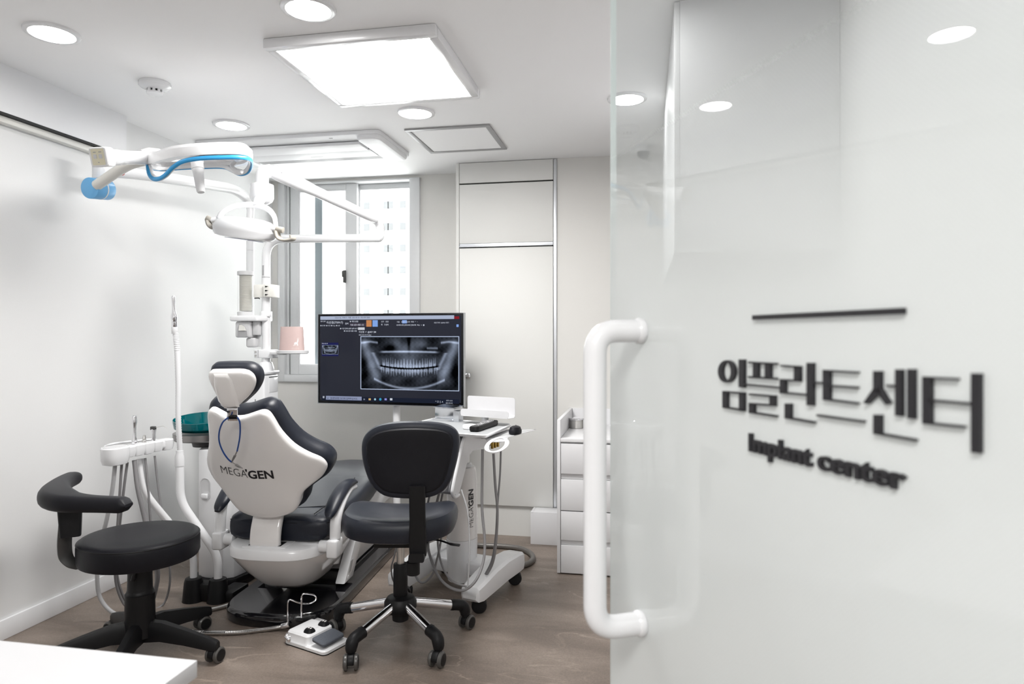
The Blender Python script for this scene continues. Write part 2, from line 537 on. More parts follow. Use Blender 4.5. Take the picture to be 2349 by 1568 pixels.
obj('diffuser', quad_down((ox0+.034, oy0+.034), (ox1-.034, oy1-.034), 2.374), emat('panel_glow', (1, .985, .965), PANEL_E), pl)

dl_group = 'round downlights in the ceiling'
def downlight(x, y, label):
    d = thing('downlight', label, 'ceiling light', (x, y, H-.006), 0, dl_group)
    lathe_prof = [(.074, .006), (.076, -.004), (.084, -.0045), (.092, -.001), (.094, .006)]
    obj('trim_ring', lathe(N(), [(r, z+.0) for r, z in lathe_prof], 40), WHITE, d, local=True)
    obj('lens', disc_down(.0745, -.0005), emat('downlight_glow', (1, .985, .96), DOWN_E), d, local=True)
for x, y, lb in ((-2.15, 3.28, 'round downlight above the blue-trimmed surgical lamp near the back wall'),
                 (-1.12, 3.277, 'round downlight between the square light panel and the ceiling hatch'),
                 (-2.15, 2.16, 'round downlight nearest the boxed header, at the upper left of the ceiling'),
                 (-1.128, 2.166, 'round downlight in front of the square light panel, cut by the top of the picture'),
                 (-0.075, 3.272, 'round downlight seen beside the edge of the glass door'),
                 (-0.075, 2.16, 'unseen round downlight added above the picture beside the wall cabinet'),  # off-frame, carries on the grid; added to brighten the wall cabinet
                 (.25, 1.15, 'unseen round downlight added above the space behind the open glass door'),  # added lamp, lights the cabinet front and the back of the door
                 (-2.07, 1.15, 'round downlight mirrored at the upper right of the glass door'),
                 (-1.12, 1.05, 'round downlight over the doorway, behind the picture\'s top edge'),
                 (-1.6, -.75, 'unseen extra round downlight in the corridor on the left'),  # unseen corridor pair, extra lamps put in for more light
                 (.9, -.75, 'unseen extra round downlight in the corridor on the right')):
    downlight(x, y, lb)

cp_ = thing('corridor_fill_light', 'unseen square light panel added on the corridor ceiling behind the viewer', 'ceiling light', (-.35, -.75, 2.36))  # unseen lamp, added to brighten the front of the glass door
b = N()
for lo, hi in (((-.85, -1.1), (.15, -1.06)), ((-.85, -.44), (.15, -.40)), ((-.85, -1.06), (-.81, -.44)), ((.11, -1.06), (.15, -.44))): box(b, (*lo, 2.366), (*hi, H), .006)
obj('frame', b, WHITE, cp_)
obj('diffuser', quad_down((-.815, -1.065), (.115, -.435), 2.374), emat('corridor_fill_glow', (1, .985, .965), CORR_FILL_E), cp_)

sd = thing('smoke_detector', 'white smoke detector with dark slots on the ceiling', 'smoke detector', (-2.13, 2.676, H))
obj('base', lathe(N(), [(.064, 0), (.066, -.004), (.066, -.016), (.062, -.019)], 40), WHITE, sd, local=True)
obj('body', lathe(N(), [(.0625, -.0195), (.060, -.022), (.044, -.030), (.034, -.032), (.034, -.033)], 40), WHITE, sd, local=True)
obj('cap', lathe(N(), [(.036, -.044), (.034, -.050), (.0, -.054)], 40), WHITE, sd, local=True)
obj('sensor_core', lathe(N(), [(.029, -.032), (.029, -.045)], 24), BLACKP, sd, local=True)
for k in range(10):
    a = 2*PI*k/10 + .25
    M = Matrix.Rotation(a, 4, 'Z')
    obj('slot_bar', box(N(), (.029, -.0055, -.045), (.0345, .0055, -.031), 0, M=M), WHITE, sd, local=True)

# air conditioner cassette
ac = thing('air_conditioner', 'white one-way air conditioner panel set in the ceiling', 'air conditioner', (-1.975, 3.755, H-.03))
ax0, ax1, ay0, ay1 = -2.54, -1.41, 3.50, 4.01
obj('frame', prism(N(), rrect(ax1-ax0, ay1-ay0, .03, 5, (ax0+ax1)/2, (ay0+ay1)/2), H-.022, H, lambda u, v, w: Vector((u, v, w)), .004), WHITEM, ac)
for xa, xb in ((ax0, ax0+.15), (ax1-.15, ax1)):
    o_ = rrect(xb-xa-.01, ay1-ay0-.02, .045, 6, (xa+xb)/2, (ay0+ay1)/2)
    obj('end_cap', pillow(N(), o_, [(1, 0, H-.02), (1, 0, H-.036), (1, -.008, H-.046), (1, -.022, H-.050), (.5, -.022, H-.052)], lambda u, v, w: Vector((u, v, w))), WHITEM, ac)
obj('flap', box(N(), (ax0+.16, ay0+.11, H-.045), (ax1-.16, ay0+.24, H-.026), .005), WHITEM, ac)
obj('flap_gap', box(N(), (ax0+.155, ay0+.24, H-.032), (ax1-.155, ay0+.247, H-.021)), SHADOWGAP, ac)
obj('front_panel', box(N(), (ax0+.155, ay0+.247, H-.040), (ax1-.155, ay0+.385, H-.021), .005), WHITEM, ac)
for k in range(7):
    obj('intake_slat', box(N(), (ax0+.155, ay0+.392+k*.0135, H-.030), (ax1-.155, ay0+.399+k*.0135, H-.021), .001), GREYP, ac)
obj('maker_mark', box(N(), (-1.98, ay0+.33, H-.0405), (-1.90, ay0+.338, H-.0395)), MIDGREY, ac)
for xx in (-2.36, -1.72): obj('screw_cover', box(N(), (xx, ay0+.04, H-.0235), (xx+.02, ay0+.05, H-.021)), MIDGREY, ac)

hx0, hx1, hy0, hy1 = -1.277, -0.80, 3.527, 4.004
ha = thing('ceiling_hatch', 'square ceiling access hatch with an aluminium rim', 'hatch', ((hx0+hx1)/2, (hy0+hy1)/2, H-.01))
b = N()
for lo, hi in (((hx0, hy0), (hx1, hy0+.028)), ((hx0, hy1-.028), (hx1, hy1)), ((hx0, hy0+.028), (hx0+.028, hy1-.028)), ((hx1-.028, hy0+.028), (hx1, hy1-.028))):
    box(b, (*lo, H-.010), (*hi, H), .003)
obj('rim', b, mat('grey_rim', (.36, .36, .365), .45, metal=.3, noise=.03), ha)
obj('lid', box(N(), (hx0+.03, hy0+.03, H-.006), (hx1-.03, hy1-.03, H+.0)), CEILM, ha)
b = N()
for lo, hi in (((hx0+.028, hy0+.028), (hx1-.028, hy0+.031)), ((hx0+.028, hy1-.031), (hx1-.028, hy1-.028)), ((hx0+.028, hy0+.031), (hx0+.031, hy1-.031)), ((hx1-.031, hy0+.031), (hx1-.028, hy1-.031))):
    box(b, (*lo, H-.003), (*hi, H))
obj('joint', b, MIDGREY, ha)

dc = thing('dome_camera', 'small dome security camera on the ceiling behind the glass door', 'security camera', (0.0, 4.12, H))
obj('mount', lathe(N(), [(.05, 0), (.052, -.02), (.048, -.035)], 32), WHITE, dc, local=True)
obj('dome', lathe(N(), [(.036, -.034), (.035, -.05), (.026, -.065), (.012, -.072), (0, -.074)], 32), DKMETAL, dc, local=True)

# ------------------------------------------------------------------ tall cabinet in the alcove
CX0, CX1, CY = -1.197, -0.5375, 4.29
cz = lambda py, px=1160: at(px, py, Y=CY).z
tc_ = thing('tall_cabinet', 'tall built-in cream cabinet reaching the ceiling beside the window', 'cabinet', ((CX0+CX1)/2, 4.45, 0))
z_f, z_u, z_h, z_l, z_b = cz(417.5), cz(419.5), cz(556), cz(567), cz(1159)
b = N()
box(b, (CX0, CY, .0), (CX0+.02, YB, H)); box(b, (CX1-.022, CY+.012, 0), (CX1, YB, H)); box(b, (CX0+.02, CY+.04, 0), (CX1-.022, YB, H))
obj('carcass', b, LAMIN, tc_)
obj('plinth', box(N(), (CX0+.02, CY+.02, 0), (CX1-.022, CY+.04, z_b-.004)), LAMIN, tc_)
xa, xb = CX0+.0225, CX1-.0245
obj('fascia', box(N(), (xa, CY, z_f+.004), (xb, CY+.019, H-.003), .001), LAMIN, tc_)
obj('shadow_gap', box(N(), (xa, CY+.02, z_b), (xb, CY+.0395, H-.01)), SHADOWGAP, tc_)
d1 = obj('door', box(N(), (xa, CY, z_h), (xb, CY+.019, z_u), .001), LAMIN, tc_)
b = N(); box(b, (xa, CY+.002, z_l+.008), (xb, CY+.016, z_h-.0005), .002); box(b, (xa, CY-.012, z_l+.006), (xb, CY+.014, z_l+.011), .001)
obj('grip_rail', b, ALU, d1)
d2 = obj('door', box(N(), (xa, CY, z_b), (xb, CY+.019, z_l), .001), LAMIN, tc_)
obj('edge_profile', box(N(), (CX1-.0215, CY-.001, z_b-.004), (CX1-.001, CY+.010, H-.003), .002), ALU, tc_)
kp = at(1073, 861, Y=CY)
obj('lock', lathe(N(), [(.0, .014), (.011, .014), (.013, .012), (.019, .008), (.021, 0)][::-1], 28, align(kp, (0, -1, 0))), CHROME, d2)
k = N(); box(k, (kp.x-.003, CY-.034, kp.z-.009), (kp.x+.003, CY-.0138, kp.z+.009), .001)
lathe(k, [(.010, 0), (.010, .002)], 16, align(kp + Vector((0, -.036, 0)), (1, 0, 0)))
tube(k, [kp+Vector((-.012, -.02, -.014)), kp+Vector((-.012, -.021, -.06))], .0016, 6)
obj('key', k, STEEL, d2)

# floor box between the cabinets
bx_ = at(1217, 1247, Z=0)
fb = thing('pipe_box', 'low white box standing on the floor between the two cabinets', 'box', (-.57, 4.22, 0))
obj('body', box(N(), (-.684, 4.156, 0), (-.461, 4.282, .192), .001), LAMINW, fb)
obj('lid', box(N(), (-.668, 4.158, .192), (-.461, 4.282, .197), .001), LAMINW, fb)
obj('edge_strip', box(N(), (-.684, 4.156, .192), (-.669, 4.282, .197), .001), LAMINW, fb)

# ------------------------------------------------------------------ drawer cabinet with counter
DX0, DX1, DY = -.4575, .16, 3.66
dr = thing('drawer_cabinet', 'white drawer cabinet with a counter half hidden by the door handle', 'cabinet', (-.15, 3.98, 0))
b = N(); box(b, (DX0, DY, .006), (DX0+.018, YB2-.001, .83), .001)
obj('side_panel', b, LAMINW, dr)
obj('carcass', box(N(), (DX0+.019, DY+.022, .006), (DX1, YB2-.02, .71)), LAMINW, dr)
obj('back_panel', box(N(), (DX0+.019, YB2-.019, .006), (DX1, YB2-.001, .83), .001), LAMINW, dr)
obj('worktop', box(N(), (DX0+.0195, DY-.002, .712), (DX1, YB2-.02, .731), .001), LAMINW, dr)
for za, zb_ in ((.541, .703), (.3445, .510), (.184, .339), (.008, .156)):
    obj('drawer_front', box(N(), (DX0+.021, DY, za), (DX1, DY+.02, zb_), .001), LAMINW, dr)
for za, zb_ in ((.512, .540), (.157, .183)):
    obj('finger_channel', box(N(), (DX0+.021, DY+.012, za), (DX1, DY+.0215, zb_)), GREYP, dr)
obj('plinth', box(N(), (DX0+.03, DY+.08, 0), (DX1, YB2-.03, .0065)), SHADOWGAP, dr)

# upper cabinet on the right wall, seen through the door glass
uc = thing('wall_cabinet', 'white wall cabinet behind the upper part of the glass door', 'cabinet', (.37, 3.04, 1.56))
obj('body', box(N(), (.12, 2.35, 1.56), (.619, 3.75, 2.403), .001), LAMINW, uc)
for ya, yb in ((2.352, 3.04), (3.046, 3.748)):
    obj('door', box(N(), (.102, ya, 1.562), (.1195, yb, 2.40), .001), LAMINW, uc)

def canister(px, py, label):
    p = at(px, py, Z=.731)
    c = thing('steel_canister', label, 'canister', p + Vector((0, 0, .0005)), 0, 'steel cotton canisters on the counter')
    obj('body', lathe(N(), [(.040, 0), (.042, .002), (.042, .046), (.0435, .048)], 36), STEEL, c, local=True)
    obj('lid', lathe(N(), [(.0435, .0485), (.0435, .058), (.041, .0605), (.0, .061)], 36), CHROME, c, local=True)
canister(1322, 981, 'steel canister in the corner of the white counter')
canister(1355.5, 981, 'steel canister half hidden behind the door handle')

# ------------------------------------------------------------------ glass door, standing open
DN = Vector((-.889, -.458, 0)).normalized()      # face towards the camera
DD = Vector((-DN.y*-1, 0, 0))
DD = Vector((-.458, .889, 0)).normalized()       # along the door, away from the hinge
DP = Vector((-.889*-.540, -.458*-.540, 0)) * 1.0  # point of the door plane nearest the origin
DP = -DN * .481
def dpt(px, py, off=0.0):
    return on_plane(px, py, DP + DN*off, DN)
def dmap(s, z, w): return DP + DD*s + Vector((0, 0, z)) + DN*w
def s_of(p): return (p - DP).dot(DD)
s_free = s_of(dpt(1401, 771))
s_hinge = s_free - .93
dr_ = empty('door_1', dmap(s_hinge, 0, -.006), 0)
dr_['kind'] = 'structure'

def door_glass():
    m = bpy.data.materials.new('frosted_door_glass'); m.use_nodes = True
    nt = m.node_tree; nt.nodes.clear(); L = nt.links.new
    ou = nt.nodes.new('ShaderNodeOutputMaterial')
    geo = nt.nodes.new('ShaderNodeNewGeometry')
    sx = nt.nodes.new('ShaderNodeSeparateXYZ'); L(geo.outputs['Position'], sx.inputs[0])
    mr = nt.nodes.new('ShaderNodeMapRange'); mr.inputs['From Min'].default_value = 1.27; mr.inputs['From Max'].default_value = 1.72
    mr.inputs['To Min'].default_value = 0.97; mr.inputs['To Max'].default_value = 0.10; mr.interpolation_type = 'SMOOTHSTEP'
    L(sx.outputs['Z'], mr.inputs['Value'])
    # fine dots of the film, laid out in the plane of the door
    dt = nt.nodes.new('ShaderNodeVectorMath'); dt.operation = 'DOT_PRODUCT'; dt.inputs[1].default_value = DD
    L(geo.outputs['Position'], dt.inputs[0])
    cb = nt.nodes.new('ShaderNodeCombineXYZ'); L(dt.outputs['Value'], cb.inputs[0]); L(sx.outputs['Z'], cb.inputs[1])
    mp = nt.nodes.new('ShaderNodeMapping'); mp.inputs['Rotation'].default_value = (0, 0, R(45)); mp.inputs['Scale'].default_value = (240, 240, 1)
    L(cb.outputs[0], mp.inputs[0])
    vo = nt.nodes.new('ShaderNodeTexVoronoi'); vo.voronoi_dimensions = '2D'; vo.inputs['Scale'].default_value = 1; vo.inputs['Randomness'].default_value = 0.0
    L(mp.outputs[0], vo.inputs['Vector'])
    dm = nt.nodes.new('ShaderNodeMapRange'); dm.inputs['From Min'].default_value = .25; dm.inputs['From Max'].default_value = .6
    dm.inputs['To Min'].default_value = .010; dm.inputs['To Max'].default_value = -.010
    L(vo.outputs['Distance'], dm.inputs['Value'])
    ad = nt.nodes.new('ShaderNodeMath'); ad.operation = 'ADD'; ad.use_clamp = True
    L(mr.outputs[0], ad.inputs[0]); L(dm.outputs[0], ad.inputs[1])
    tr = nt.nodes.new('ShaderNodeBsdfTransparent'); tr.inputs[0].default_value = (.93, .965, .965, 1)
    df = nt.nodes.new('ShaderNodeBsdfDiffuse'); df.inputs[0].default_value = (.80, .832, .828, 1)
    tl = nt.nodes.new('ShaderNodeBsdfTranslucent'); tl.inputs[0].default_value = (.80, .832, .828, 1)
    m1 = nt.nodes.new('ShaderNodeMixShader'); m1.inputs[0].default_value = .40
    L(df.outputs[0], m1.inputs[1]); L(tl.outputs[0], m1.inputs[2])
    m2 = nt.nodes.new('ShaderNodeMixShader'); L(ad.outputs[0], m2.inputs[0]); L(tr.outputs[0], m2.inputs[1]); L(m1.outputs[0], m2.inputs[2])
    gl = nt.nodes.new('ShaderNodeBsdfGlossy'); gl.inputs['Roughness'].default_value = 0.0
    fr = schlick(nt, .055)
    m3 = nt.nodes.new('ShaderNodeMixShader'); L(fr.outputs[0], m3.inputs[0]); L(m2.outputs[0], m3.inputs[1]); L(gl.outputs[0], m3.inputs[2])
    L(m3.outputs[0], ou.inputs[0])
    return m
FROST = door_glass()
def dbox(bm, s0, s1, z0, z1, w0, w1, bev=0):
    return prism(bm, [(s0, z0), (s1, z0), (s1, z1), (s0, z1)], w0, w1, dmap, bev)
# a single sheet plus its polished rim
b = N()
v = [b.verts.new(dmap(s, z, 0)) for s, z in ((s_hinge, .01), (s_free, .01), (s_free, 2.25), (s_hinge, 2.25))]
b.faces.new(v)
obj('glass_sheet', b, FROST, dr_, smooth=False)
EDGE = mat('glass_edge', (.72, .78, .77), 0.15, coat=.4, noise=.02)
b = N()
dbox(b, s_free-.0005, s_free+.0015, .01, 2.25, -.010, 0.0)
dbox(b, s_hinge, s_free, 2.25, 2.252, -.010, 0); dbox(b, s_hinge, s_free, .008, .01, -.010, 0)
obj('glass_edge', b, EDGE, dr_, smooth=False)
b = N(); dbox(b, s_hinge-.02, s_hinge+.16, .004, .06, -.018, .008, .003); dbox(b, s_hinge-.02, s_hinge+.16, 2.2, 2.262, -.018, .008, .003)
obj('pivot_fitting', b, STEEL, dr_)
# handle
hp1, hp2 = dpt(1474, 759), dpt(1474, 1428)
sh = s_of((hp1+hp2)/2)
z1h, z2h = hp1.z, hp2.z
path = [dmap(sh, z1h, 0.004), dmap(sh, z1h, .078), dmap(sh, z2h, .078), dmap(sh, z2h, 0.004)]
hd = obj('handle', tube(N(), fillet(path, .058, 10), .0172, 24), WHITE, dr_)
b = N()
for z in (z1h, z2h): lathe(b, [(.0185, 0), (.0195, .002), (.0195, .008), (.0178, .011)], 28, align(dmap(sh, z, .0005), DN))
obj('handle_collar', b, WHITE, hd)

# raised lettering on the glass (traced strokes, crop frame 1600,660 at 2.904 px)
def cp(x, y): return (1600 + x/2.904, 660 + y/2.904)
def stroke_poly(bm, pts, w1=.005):
    q = []
    for x, y in pts:
        p = dpt(*cp(x, y)); q.append((s_of(p), p.z))
    prism(bm, q, .0008, w1, dmap)
def hbar(bm, x1, y1, x2, y2, th): stroke_poly(bm, [(x1, y1-th/2), (x2, y2-th/2*1.08), (x2, y2+th/2*1.08), (x1, y1+th/2)])
def vbar(bm, x1, x2, y1, y2, k=0.10): stroke_poly(bm, [(x1, y1), (x2, y1+(x2-x1)*k*.3), (x2, y2+(x2-x1)*k), (x1, y2)])
sign = thing('door_lettering', 'black raised Korean and English lettering on the frosted glass door', 'sign', dpt(1900, 1100))
b = N(); stroke_poly(b, [(388, 183), (1398, 132), (1398, 175), (388, 213)]); obj('rule_bar', b, INK, sign)
# each syllable is one piece
b = N()
ro, ri = [], []
for k in range(28):
    a = 2*PI*k/28
    ro.append((215+57*math.cos(a), 556+75*math.sin(a))); ri.append((215+29*math.cos(a), 556+60*math.sin(a)))
for k in range(28):
    k2 = (k+1) % 28; stroke_poly(b, [ro[k], ro[k2], ri[k2], ri[k]])
vbar(b, 297, 331, 475, 661)
vbar(b, 188, 219, 686, 797); vbar(b, 299, 330, 694, 818); hbar(b, 188, 691, 330, 702, 11); hbar(b, 188, 792, 330, 815, 11)
obj('letter', b, INK, sign)
b = N()
hbar(b, 360, 496, 545, 506, 12); hbar(b, 360, 592, 545, 604, 12); vbar(b, 392, 425, 494, 598); vbar(b, 472, 508, 498, 602)
hbar(b, 332, 642, 572, 664, 11); hbar(b, 365, 708, 538, 722, 12); vbar(b, 503, 537, 716, 775); hbar(b, 365, 770, 537, 782, 12)
vbar(b, 365, 398, 766, 825); hbar(b, 365, 826, 545, 854, 12)
obj('letter', b, INK, sign)
b = N()
hbar(b, 575, 518, 704, 526, 12); vbar(b, 667, 705, 520, 618); hbar(b, 573, 612, 705, 618, 12); vbar(b, 572, 607, 608, 700); hbar(b, 572, 696, 756, 712, 12)
vbar(b, 752, 793, 498, 780); hbar(b, 793, 629, 836, 633, 12); vbar(b, 605, 643, 768, 865); hbar(b, 605, 861, 798, 895, 13)
obj('letter', b, INK, sign)
b = N()
vbar(b, 860, 904, 546, 738); hbar(b, 860, 550, 1088, 563, 12); hbar(b, 890, 651, 1086, 663, 13); hbar(b, 860, 739, 1088, 768, 13); hbar(b, 818, 847, 1130, 889, 13)
obj('letter', b, INK, sign)
b = N()
vbar(b, 1198, 1247, 552, 690); stroke_poly(b, [(1198, 670), (1247, 690), (1160, 772), (1130, 766)]); stroke_poly(b, [(1215, 690), (1240, 655), (1308, 765), (1282, 778)])
hbar(b, 1285, 650, 1348, 655, 14); vbar(b, 1345, 1388, 541, 850); vbar(b, 1426, 1471, 539, 868)
vbar(b, 1199, 1247, 842, 968); hbar(b, 1199, 963, 1478, 1013, 15)
obj('letter', b, INK, sign)
b = N()
vbar(b, 1528, 1583, 590, 898); hbar(b, 1530, 596, 1756, 607, 14); hbar(b, 1560, 747, 1860, 772, 16); hbar(b, 1530, 896, 1800, 924, 15); vbar(b, 1853, 1912, 567, 1094)
obj('letter', b, INK, sign)
# english line
pa, pb = dpt(*cp(362, 1080)), dpt(*cp(1408, 1352))
s0_, s1_ = s_of(pa), s_of(pb)
zb_ = (pa.z + pb.z)/2
ztop = dpt(*cp(376, 965)).z
for word, f0, f1 in (('Implant', 0.0, .475), ('center', .515, 1.0)):
    t = text_bm(word, 1.0, 0.0, .028)
    x0, x1, y0, y1 = bounds(t)
    sc = (ztop - zb_) / .73
    wa, wb = s0_ + (s1_-s0_)*f0, s0_ + (s1_-s0_)*f1
    b2 = N()
    r = bmesh.ops.extrude_face_region(t, geom=list(t.faces))
    for q in r['geom']:
        if isinstance(q, bmesh.types.BMVert): q.co.z += 1
    for q in t.verts: q.co = dmap(wa + (q.co.x-x0)/(x1-x0)*(wb-wa), zb_ + q.co.y*sc, .0008 + q.co.z*.0042)
    merge(b2, t)
    obj('word', b2, INK, sign, smooth=False)

# ------------------------------------------------------------------ white desk, near corner
dk = at(453, 1513, Z=.75)
DESKW = mat('desk_white', (.66, .66, .675), .4, noise=.01, nscale=300)
desk = thing('desk', 'white desk whose blurred corner juts in at the bottom left', 'desk', (dk.x-.45, dk.y-.3, 0))
obj('top', box(N(), (dk.x-.95, dk.y-.62, .722), (dk.x, dk.y, .75), .0015), DESKW, desk)
obj('end_panel', box(N(), (dk.x-.03, dk.y-.60, 0), (dk.x-.008, dk.y-.02, .7215), .001), DESKW, desk)
obj('end_panel', box(N(), (dk.x-.942, dk.y-.60, 0), (dk.x-.92, dk.y-.02, .7215), .001), DESKW, desk)
obj('modesty_panel', box(N(), (dk.x-.9195, dk.y-.06, .2), (dk.x-.0305, dk.y-.04, .7215), .001), DESKW, desk)

# ------------------------------------------------------------------ television on a white post
TL, TR = at(730, 771, t=4.24), at(1063, 771, t=4.0)
tu = Vector((TR.x-TL.x, TR.y-TL.y, 0)); TW = tu.length; tu.normalize()
tn = Vector((tu.y, -tu.x, 0))           # towards the viewer
tz0 = (at(733, 921, t=4.24).z + at(1062, 935, t=4.0).z)/2; tz1 = (at(730, 718, t=4.24).z + at(1063, 720, t=4.0).z)/2
TH = tz1 - tz0
tc0 = Vector((TL.x, TL.y, tz0))
def tmap(u, v, w): return tc0 + tu*u + Vector((0, 0, v)) + tn*w
tv = thing('television', 'wall-sized monitor showing a panoramic dental x-ray, on a white post', 'monitor', tmap(TW/2, 0, -.06) - Vector((0, 0, tz0)))
tv['label'] = 'black monitor on a white post showing a panoramic dental x-ray'
obj('housing', prism(N(), [(0, 0), (TW, 0), (TW, TH), (0, TH)], -.035, 0, tmap, .003), mat('tv_black', (.004, .004, .005), .2, spec=.2, noise=.05), tv)
obj('back_box', prism(N(), rrect(TW*.6, TH*.55, .03, 4, TW/2, TH*.4), -.065, -.035, tmap, .004), BLACKP, tv)
ALUD = mat('bezel_metal', (.45, .46, .48), .3, metal=1.0, noise=.03)
b = N()
for o_ in ([(-.002, -.004), (TW+.002, -.004), (TW+.002, 0), (-.002, 0)], [(-.003, -.004), (0, -.004), (0, TH+.002), (-.003, TH+.002)], [(TW, -.004), (TW+.003, -.004), (TW+.003, TH+.002), (TW, TH+.002)], [(-.002, TH), (TW+.002, TH), (TW+.002, TH+.002), (-.002, TH+.002)]):
    prism(b, o_, -.03, .001, tmap)
obj('bezel', b, ALUD, tv)
SB = .014
def scr_col(name, c, s=1.0): return emat('screen_' + name, c, s*.25)
scr = N(); prism(scr, [(SB, SB*1.6), (TW-SB, SB*1.6), (TW-SB, TH-SB), (SB, TH-SB)], 0, .0008, tmap)
SCRBG = mat('screen_panel', (.006, .0065, .009), .15, spec=.12, emit=(.017, .019, .030), estr=.2, noise=.01)
screen = obj('screen', scr, SCRBG, tv, smooth=False)
# screen content, measured in the crop frame 720,700 at 4.356 px
SCc = [(65, 108), (1453, 110), (1453, 985), (75, 945)]
def sp(x, y):
    p = on_plane(720 + x/4.356, 700 + y/4.356, tc0, tn)
    return (p - tc0).dot(tu), p.z - tz0
def squad(bm, x0, y0, x1, y1, k=0, w=.0012):
    (a, b1), (c, d) = sp(x0, y0), sp(x1, y1)
    prism(bm, [(a, d), (c, d), (c, b1), (a, b1)], .0009, w, tmap)
def skew(x): return (x-60)/1390.0
def yb(y, x):   # rows droop slightly to the right in the lower half of the picture
    return y
def rect(name, x0, y0, x1, y1, m, w=.0012):
    b = N(); squad(b, x0, y0, x1, y1, 0, w); return obj(name, b, m, screen, smooth=False)
rect('title_bar', 66, 110, 1402, 136, scr_col('pale', (.55, .62, .80), .75))
rect('close_button', 1404, 110, 1453, 136, scr_col('red', (.30, .02, .03), .8))
rect('toolbar_button', 525, 148, 578, 213, scr_col('orange', (.70, .30, .12), .8))
rect('toolbar_button', 587, 148, 639, 213, scr_col('sky', (.25, .42, .85), .9))
rect('toolbar_button', 883, 148, 930, 180, scr_col('sky', (.25, .42, .85), .9))
rect('toolbar_button', 1425, 190, 1447, 216, scr_col('sky', (.25, .42, .85), .9))
rect('tab', 443, 220, 508, 245, scr_col('white', (.75, .78, .85), .8))
rect('thumbnail_frame', 80, 372, 246, 508, scr_col('navy', (.016, .018, .085), 1.0))
rect('task_bar', 76, 905, 1453, 985, scr_col('bar', (.014, .018, .034), .9), .00105)
rect('search_box', 122, 903, 478, 950, scr_col('search', (.30, .34, .50), .85), .0013)
for x, hx_, col_ in ((504, 7, ('icon_grey', (.30, .33, .40))), (559, 11, ('icon_yellow', (.75, .50, .20))), (612, 10, ('icon_pale', (.45, .75, .90))), (665, 12, ('icon_blue', (.06, .40, .65))), (718, 11, ('icon_violet', (.35, .35, .85))), (773, 12, ('icon_white', (.75, .80, .90)))):
    b = N(); o_i = []
    u_, v_ = sp(x, 938); r_ = sp(x+hx_, 938)[0]-u_
    prism(b, [(u_+r_*math.cos(2*PI*k/16), v_+r_*math.sin(2*PI*k/16)) for k in range(16)] if col_[0] in ('icon_pale', 'icon_blue') else [(u_-r_, v_-r_*.8), (u_+r_, v_-r_*.8), (u_+r_, v_+r_*.8), (u_-r_, v_+r_*.8)], .0011, .0014, tmap)
    obj('task_icon', b, scr_col(*col_, .8), screen, smooth=False)
b = N(); squad(b, 358, 178, 519, 208, 0, .0014); obj('input_field', b, scr_col('field', (.06, .05, .07), 1), screen, smooth=False)
TXT = scr_col('text', (.70, .74, .85), .85)
TXTD = scr_col('dark_text', (.03, .04, .08), .6)
def stext(txt, x, y, hpx, m=TXT, wmax=None):
    (u0, v0), (u1, v1) = sp(x, y), sp(x, y-hpx)
    sc = (v1-v0)
    t = text_bm(txt, 1.0, 0, .01)
    for q in t.verts: q.co = tmap(u0 + q.co.x*sc*1.3, v0 + q.co.y*sc*1.3, .0016)
    b = N(); merge(b, t); return obj('screen_text', b, m, screen, smooth=False)
stext('이선경(770917)', 127, 182, 22); stext('검색', 312, 190, 16); stext('▶ 화면 분할', 360, 168, 14); stext('가로 2칸×세로 1칸', 364, 203, 15)
stext('환자 검색', 68, 166, 11); stext('■ 초기화  ■ 사진  ■ X-ray  ■ 소견', 66, 208, 11); stext('● 기간 전체 날짜 날짜 보기', 262, 238, 13); stext('● 2021년 03월 10일', 300, 262, 13)
stext('크기   조정', 672, 170, 14); stext('폭   구성비', 672, 200, 14); stext('이동   수평선 곡선자  확대  ⌃  −', 830, 172, 13); stext('마지막삭제 선택삭제 전체삭제  축소  ∿  ⁝', 826, 204, 13)
stext('사진 추가  EzPAX 대기', 1200, 180, 13)
stext('이선경  F  @40Y 5M', 450, 274, 17); stext('2021-03-10 (Today)', 450, 301, 13); stext('2021-03-10', 80, 386, 11)
stext('검색하려면 여기에 입력하십시오.', 165, 934, 17, TXTD); stext('⌕', 134, 936, 20, TXTD); stext('⌃ ☐ ▯ A', 1212, 968, 16); stext('오후 12:12', 1322, 956, 12); stext('2021-03-10', 1318, 980, 12)
stext('- Chart No. 770917 - 이름 - 2021-03-10 - 파노라마 영상', 205, 130, 13, TXTD); stext('오', 70, 930, 4)
wl = N()
for i_ in range(2):
    for j_ in range(2): squad(wl, 90+i_*9, 906+j_*11, 97+i_*9, 915+j_*11, 0, .0014)
obj('start_icon', wl, TXT, screen, smooth=False)

